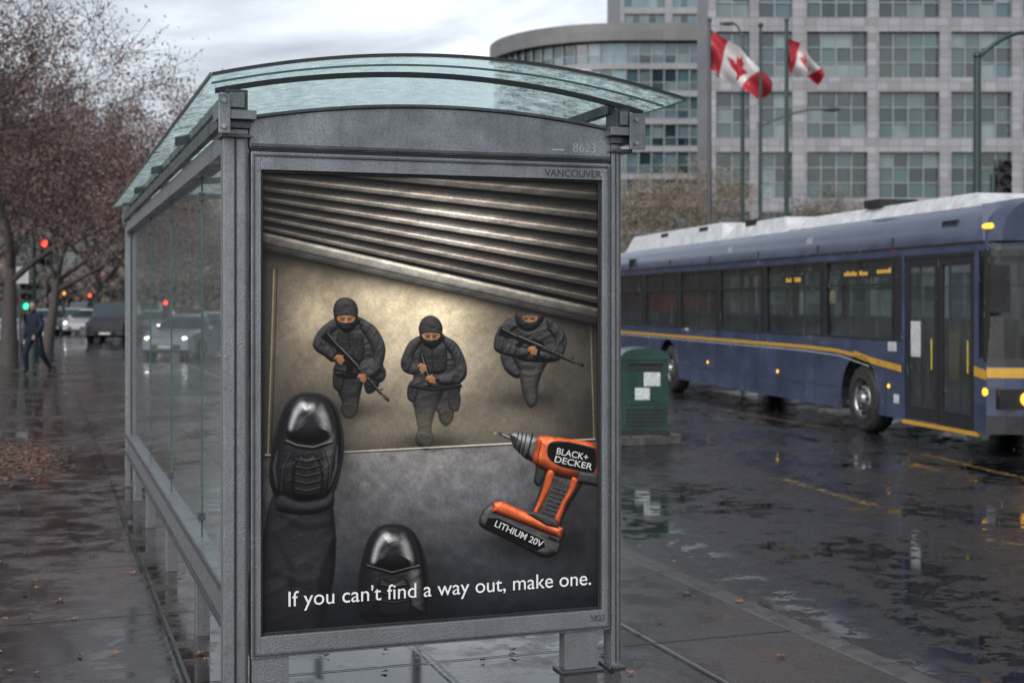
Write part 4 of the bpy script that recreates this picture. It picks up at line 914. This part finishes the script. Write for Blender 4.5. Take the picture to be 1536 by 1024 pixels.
def maple(u,v):
    x=(u-0.5)*2.2; y=(v-0.5)*1.15+0.02
    pts=[(0,.46),(.09,.3),(.2,.36),(.17,.08),(.3,.2),(.46,.16),(.36,0),(.28,-.12),(.08,-.22),(.03,-.42)]
    P_=pts+[(-a,b) for a,b in reversed(pts)]
    ins=False; j=len(P_)-1
    for i in range(len(P_)):
        if (P_[i][1]>y)!=(P_[j][1]>y) and x<(P_[j][0]-P_[i][0])*(y-P_[i][1])/(P_[j][1]-P_[i][1]+1e-9)+P_[i][0]: ins=not ins
        j=i
    return ins
def flagpole(px,Yd,topy,hy0,hy1,fx_,fz_,fz2,seed):
    e_=empty('flag_pole',at(px,Yd,0)); zt=zat(topy,Yd)
    mb=MB(); mb.cyl((0,0,-0.13),(0,0,zt),0.11,0.07,'gpole' if seed>1 else 'greypole',12); mb.ball((0,0,zt+0.05),0.1,'greypole')
    mb.cyl((0,0,-0.13),(0,0,0.3),0.2,0.18,'greypole',12)
    mb.build('pole',parent=e_)
    mb=MB(); nu,nv=80,44; z1=zat(hy0,Yd); z0_=zat(hy1,Yd); Lx=fx_*Yd/F; Lz=fz_*Yd/F; Lz2=fz2*Yd/F
    vs=[]
    for i in range(nu+1):
        u=i/nu
        for j in range(nv+1):
            v_=j/nv
            z_=z0_+(z1-z0_)*v_ - (Lz*v_+Lz2*(1-v_))*(u**1.1)+0.10*math.sin(u*9+v_*3+seed)*u
            x_=0.06+Lx*u*(0.66+0.34*v_) + 0.20*math.sin(u*12+v_*2.8+seed)*u**0.5
            y_=0.42*math.sin(u*10+v_*2.6+seed*2)*u**0.6+0.2*math.sin(v_*8+u*6)
            vs.append((x_,y_,z_))
    groups={'red':[],'fwhite':[]}
    for i in range(nu):
        for j in range(nv):
            u=(i+.5)/nu; v_=(j+.5)/nv; k='red' if (u<0.25 or u>0.75 or maple(u,v_)) else 'fwhite'
            o=i*(nv+1)+j; groups[k].append((o,o+nv+1,o+nv+2,o+1))
    mb.v.extend(vs)
    for k,fs in groups.items():
        mi=mb.mi(k)
        for f in fs: mb.f.append(list(f)); mb.m.append(mi); mb.sm.append(True)
    mb.build('flag',parent=e_)
flagpole(1064,52,32,42,104,98,84,44,1); flagpole(1180,52,32,52,108,60,62,14,2)
mb=MB(); mb.cyl((0,0,-0.13),(0,0,zat(140,52)),0.08,0.06,'gpole',10); mb.ball((0,0,zat(140,52)),0.1,'gpole'); mb.build('banner_pole',at(1113,52,0))
mb=MB(); mb.cyl((0,0,-0.13),(0,0,zat(38,50)),0.07,0.05,'gpole',10); mb.ball((0,0,zat(38,50)),0.1,'gpole'); mb.build('banner_pole',at(1141,50,0))

def tlight(px,Yd,topy,heads,k='gpole'):
    mb=MB(); zt=zat(topy,Yd)
    mb.cyl((0,0,-0.13),(0,0,zt),0.11,0.08,k,10); mb.cyl((0,0,-0.13),(0,0,0.35),0.2,0.18,k,10)
    for (hx,hy,on) in heads:
        x_=(hx-px)/F*Yd; zc=zat(hy,Yd); mb.cyl((0,0,zc+0.3),(x_,0,zc+0.3),0.04,0.04,k,8)
        mb.box(x_-0.17,x_+0.17,-0.14,0.12,zc-0.5,zc+0.5,'black')
        for i,(c,kk) in enumerate((('r','redl'),('a','amber'),('g','grl'))):
            z_=zc+0.32-i*0.32; mb.cyl((x_,-0.15,z_),(x_,-0.142,z_),0.11,0.11,kk if c==on else 'dark',12); mb.cyl((x_,-0.30,z_+0.02),(x_,-0.141,z_+0.02),0.125,0.125,'black',12,cap=False)
    return mb.build('traffic_light',at(px,Yd,0))
tlight(50,46,352,[(70,380,'r'),(42,445,'g')]); tlight(182,72,440,[(176,466,'r'),(188,466,'r')]); tlight(250,66,440,[(250,464,'r')]); tlight(95,80,430,[(98,440,'a')]); tlight(132,95,430,[(136,450,'r')])
tlight(1490,33,262,[(1504,272,'')])
M['signw']=mat('sign_white',(0.5,0.51,0.51),0.4)
mb=MB(); Yd_=42; mb.cyl((0,0,-0.13),(0,0,zat(410,Yd_)),0.04,0.04,'greypole',8); mb.box(-0.28,0.28,-0.05,-0.03,zat(425,Yd_),zat(400,Yd_),'signw'); mb.build('street_sign',at(30,Yd_,0))

# ------------------------------------------------------------ cars
M['plate']=mat('plate',(0.5,0.5,0.5),0.4)
def car(px,py,kind,col,rot,front=True):
    Mb=mat('car_paint',col,0.22,0.3,var=0.08,coat=0.5); mb=MB()
    if kind=='van': st=[(-2.4,.86,.35,.95,1.0,.8),(-2.3,.92,.25,1.0,1.75,.75),(-1.0,.95,.22,1.05,1.85,.78),(0.8,.95,.22,1.05,1.82,.76),(1.35,.95,.22,1.05,1.20,.80),(1.5,.94,.22,1.03,1.1,.82),(2.2,.9,.25,.92,.95,.8),(2.4,.8,.35,.75,.78,.7)]
    else: st=[(-2.25,.80,.35,.85,.9,.72),(-2.1,.88,.25,.93,1.0,.72),(-1.5,.90,.20,.95,1.06,.70),(-0.9,.91,.20,.96,1.42,.60),(0.1,.91,.20,.96,1.46,.60),(0.6,.91,.20,.95,1.38,.60),(1.25,.90,.20,.93,.98,.74),(2.0,.86,.24,.82,.86,.72),(2.25,.76,.33,.66,.69,.6)]
    rings=[[(x,-w_,zl),(x,-w_,zb),(x,-wr,zr_),(x,wr,zr_),(x,w_,zb),(x,w_,zl)] for (x,w_,zl,zb,zr_,wr) in st]
    for i in range(len(rings)-1):
        a_,b_=rings[i],rings[i+1]; gl_=(st[i][4]-st[i][3]>0.2 or st[i+1][4]-st[i+1][3]>0.2); both=(st[i][4]-st[i][3]>0.2 and st[i+1][4]-st[i+1][3]>0.2)
        for j in range(6):
            k=(j+1)%6; kk=Mb
            if j in (1,3) and gl_: kk='g2'
            if j==2 and gl_ and not both: kk='g2'
            mb.add([a_[j],b_[j],b_[k],a_[k]],[(0,1,2,3)],kk)
    mb.add(rings[0],[(0,1,2,3,4,5)],Mb); mb.add(rings[-1],[(5,4,3,2,1,0)],Mb)
    for x_ in (-1.4,1.42):
        for s_ in (-1,1):
            mb.cyl((x_,s_*0.93,0.33),(x_,s_*0.70,0.33),0.33,0.33,'tyre',18); mb.cyl((x_,s_*0.94,0.33),(x_,s_*0.90,0.33),0.2,0.2,'rim',12)
    xf=2.26 if kind!='van' else 2.38
    for s_ in (-1,1):
        mb.ball((xf-0.10,s_*0.62,0.66),0.12,'whl' if front else 'rim',(0.8,1.2,0.7),8); mb.ball((-xf+0.12,s_*0.66,0.8),0.12,'redl',(0.5,1.2,0.8),8)
        mb.box(0.7,0.85,s_*0.98-0.08,s_*0.98+0.08,0.95,1.08,Mb)
    mb.box(xf-0.02,xf+0.02,-0.5,0.5,0.36,0.5,'black'); mb.box(xf+0.021,xf+0.03,-0.25,0.25,0.38,0.48,'plate')
    return mb.build('car',gp(px,py,-0.13),rot,bevel=0.05)
D=R(-90)
car(139,502,'car',(0.45,0.45,0.47),D-0.1); car(172,512,'van',(0.02,0.02,0.022),D+0.1,False); car(108,496,'car',(0.1,0.1,0.11),D); car(70,502,'car',(0.12,0.13,0.15),D+0.5)
car(288,536,'car',(0.22,0.24,0.27),D-0.15); car(236,508,'car',(0.2,0.2,0.21),D); car(-5,520,'van',(0.25,0.26,0.27),D+0.4,False); car(210,502,'van',(0.2,0.2,0.22),D); car(325,520,'car',(0.05,0.05,0.06),D)
car(126,488,'van',(0.5,0.5,0.5),D); car(90,487,'car',(0.3,0.3,0.3),D)

# ------------------------------------------------------------ pedestrian
M['coat']=mat('dark_blue_coat',(0.010,0.015,0.028),0.8,spec=0.2); M['skin']=mat('skin',(0.3,0.18,0.14),0.5); M['hair']=mat('dark_hair',(0.02,0.015,0.012),0.6)
def skinobj(name,verts,edges,rad,k,parent,sub=2):
    me=bpy.data.meshes.new(name); me.from_pydata(verts,edges,[]); me.materials.append(M[k])
    o=bpy.data.objects.new(name,me); scene.collection.objects.link(o); o.parent=parent
    s_=o.modifiers.new('skin','SKIN'); 
    for i,rr in enumerate(rad): me.skin_vertices[0].data[i].radius=(rr if isinstance(rr,tuple) else (rr,rr)); 
    me.skin_vertices[0].data[0].use_root=True
    ss=o.modifiers.new('sub','SUBSURF'); ss.levels=sub; ss.render_levels=sub; s_.use_smooth_shade=True
    return o
def pedestrian(px,Yd,rot,coat):
    p=empty('pedestrian',at(px,Yd,0),rot)
    V_=[(0,0,0.93),(0,0.01,1.15),(0,0.02,1.36),(0,0.03,1.46),(0,0.04,1.53),
        (0.10,0,0.88),(0.13,0.20,0.50),(0.15,0.10,0.10),(0.15,0.24,0.04),
        (-0.10,0,0.88),(-0.15,-0.06,0.49),(-0.20,-0.34,0.14),(-0.20,-0.26,0.03),
        (0.17,0.02,1.40),(0.25,-0.08,1.14),(0.26,0.02,0.90),(0.25,0.05,0.82),
        (-0.17,0.02,1.40),(-0.25,0.10,1.14),(-0.24,0.28,0.98),(-0.22,0.34,0.94)]
    E_=[(0,1),(1,2),(2,3),(3,4),(0,5),(5,6),(6,7),(7,8),(0,9),(9,10),(10,11),(11,12),(2,13),(13,14),(14,15),(15,16),(2,17),(17,18),(18,19),(19,20)]
    Rr=[(0.18,0.14),(0.17,0.13),(0.19,0.13),0.08,0.06,0.11,0.08,0.055,0.045,0.11,0.08,0.055,0.045,0.08,0.065,0.052,0.04,0.08,0.065,0.052,0.04]
    skinobj('body',V_,E_,Rr,coat,p)
    mb=MB(); mb.ball((0,0.06,1.64),0.095,'skin',(0.85,1.0,1.2),12); mb.ball((0,0.035,1.67),0.102,'hair',(0.9,1.0,1.08),12)
    mb.ball((0,0.16,1.63),0.018,'skin',(0.8,1.2,1.3),6)
    for s_ in (-1,1): mb.ball((s_*0.085,0.06,1.635),0.022,'skin',(0.4,0.8,1.3),6)
    mb.build('head',parent=p)
    for hx,hy,hz in ((0.25,0.05,0.80),(-0.22,0.36,0.92)):
        for i in range(5):
            dx=(i-2)*0.018; skinobj('finger',[(hx,hy,hz+0.03),(hx+dx*0.7,hy+0.01,hz-0.04),(hx+dx,hy+0.025,hz-0.09+abs(i-2)*0.012)],[(0,1),(1,2)],[0.025,0.011,0.009],'skin',p,1)
pedestrian(52,33,R(165),'coat')

# ------------------------------------------------------------ leaves on the ground
M['fleaf']=mat('fallen_leaf',(0.22,0.09,0.03),0.5,var=0.5,scale=3); M['fleaf2']=mat('fallen_leaf_brown',(0.08,0.048,0.03),0.5)
mb=MB(); r=random.Random(9)
def leafat(x,y,z,s_,k):
    a=r.uniform(0,6.28); vs=[]
    for i in range(10):
        t=2*math.pi*i/10; rr=s_*(1.0 if i%2==0 else 0.55); vs.append((x+math.cos(a+t)*rr,y+math.sin(a+t)*rr*0.8,z+0.006+r.uniform(0,0.012)))
    mb.add(vs,[tuple(range(10))],k)
for px,py in ((1010,843),(1108,903),(1172,985),(1030,890),(210,742),(300,980),(770,985),(960,820),(120,760),(90,900),(200,860)): 
    q=gp(px,py); leafat(q[0],q[1],0,0.03,'fleaf')
for _ in range(110):
    q=gp(r.uniform(-20,1000),460+560*r.random()**0.5*0.99); 
    la,lb=w2l(q[0],q[1])
    if la<2.9 and lb<33 and q[1]<30: leafat(q[0],q[1],0,0.022,r.choice(('fleaf2','fleaf2','fleaf')))
for _ in range(900):
    q=gp(max(-60,min(110,r.gauss(15,42))),r.gauss(688,15)); leafat(q[0],q[1],0,0.035,'fleaf2' if r.random()<0.88 else 'fleaf')
mb.build('fallen_leaves')
# ------------------------------------------------------------ very light rain
m,nt,b=newmat('rain_water'); b.inputs['Base Color'].default_value=(0.7,0.72,0.75,1); b.inputs['Roughness'].default_value=0.1; b.inputs['Alpha'].default_value=0.16; M['rain']=m
mb=MB(); r=random.Random(12)
for _ in range(1600):
    Y_=r.uniform(8,24); x_=r.uniform(-0.42,0.42)*Y_; z_=r.uniform(0.1,1.75+0.25*Y_); L_=r.uniform(0.03,0.07); w_=0.0008+0.00004*Y_
    la,lb=w2l(x_,Y_)
    if -0.25<la<1.95 and lb>-0.5: continue
    dx=-0.12*L_
    mb.add([(x_-w_,Y_,z_),(x_+w_,Y_,z_),(x_+dx,Y_,z_+L_),(x_,Y_+w_,z_)],[(0,1,2),(1,3,2),(3,0,2)],'rain')
mb.build('rain')
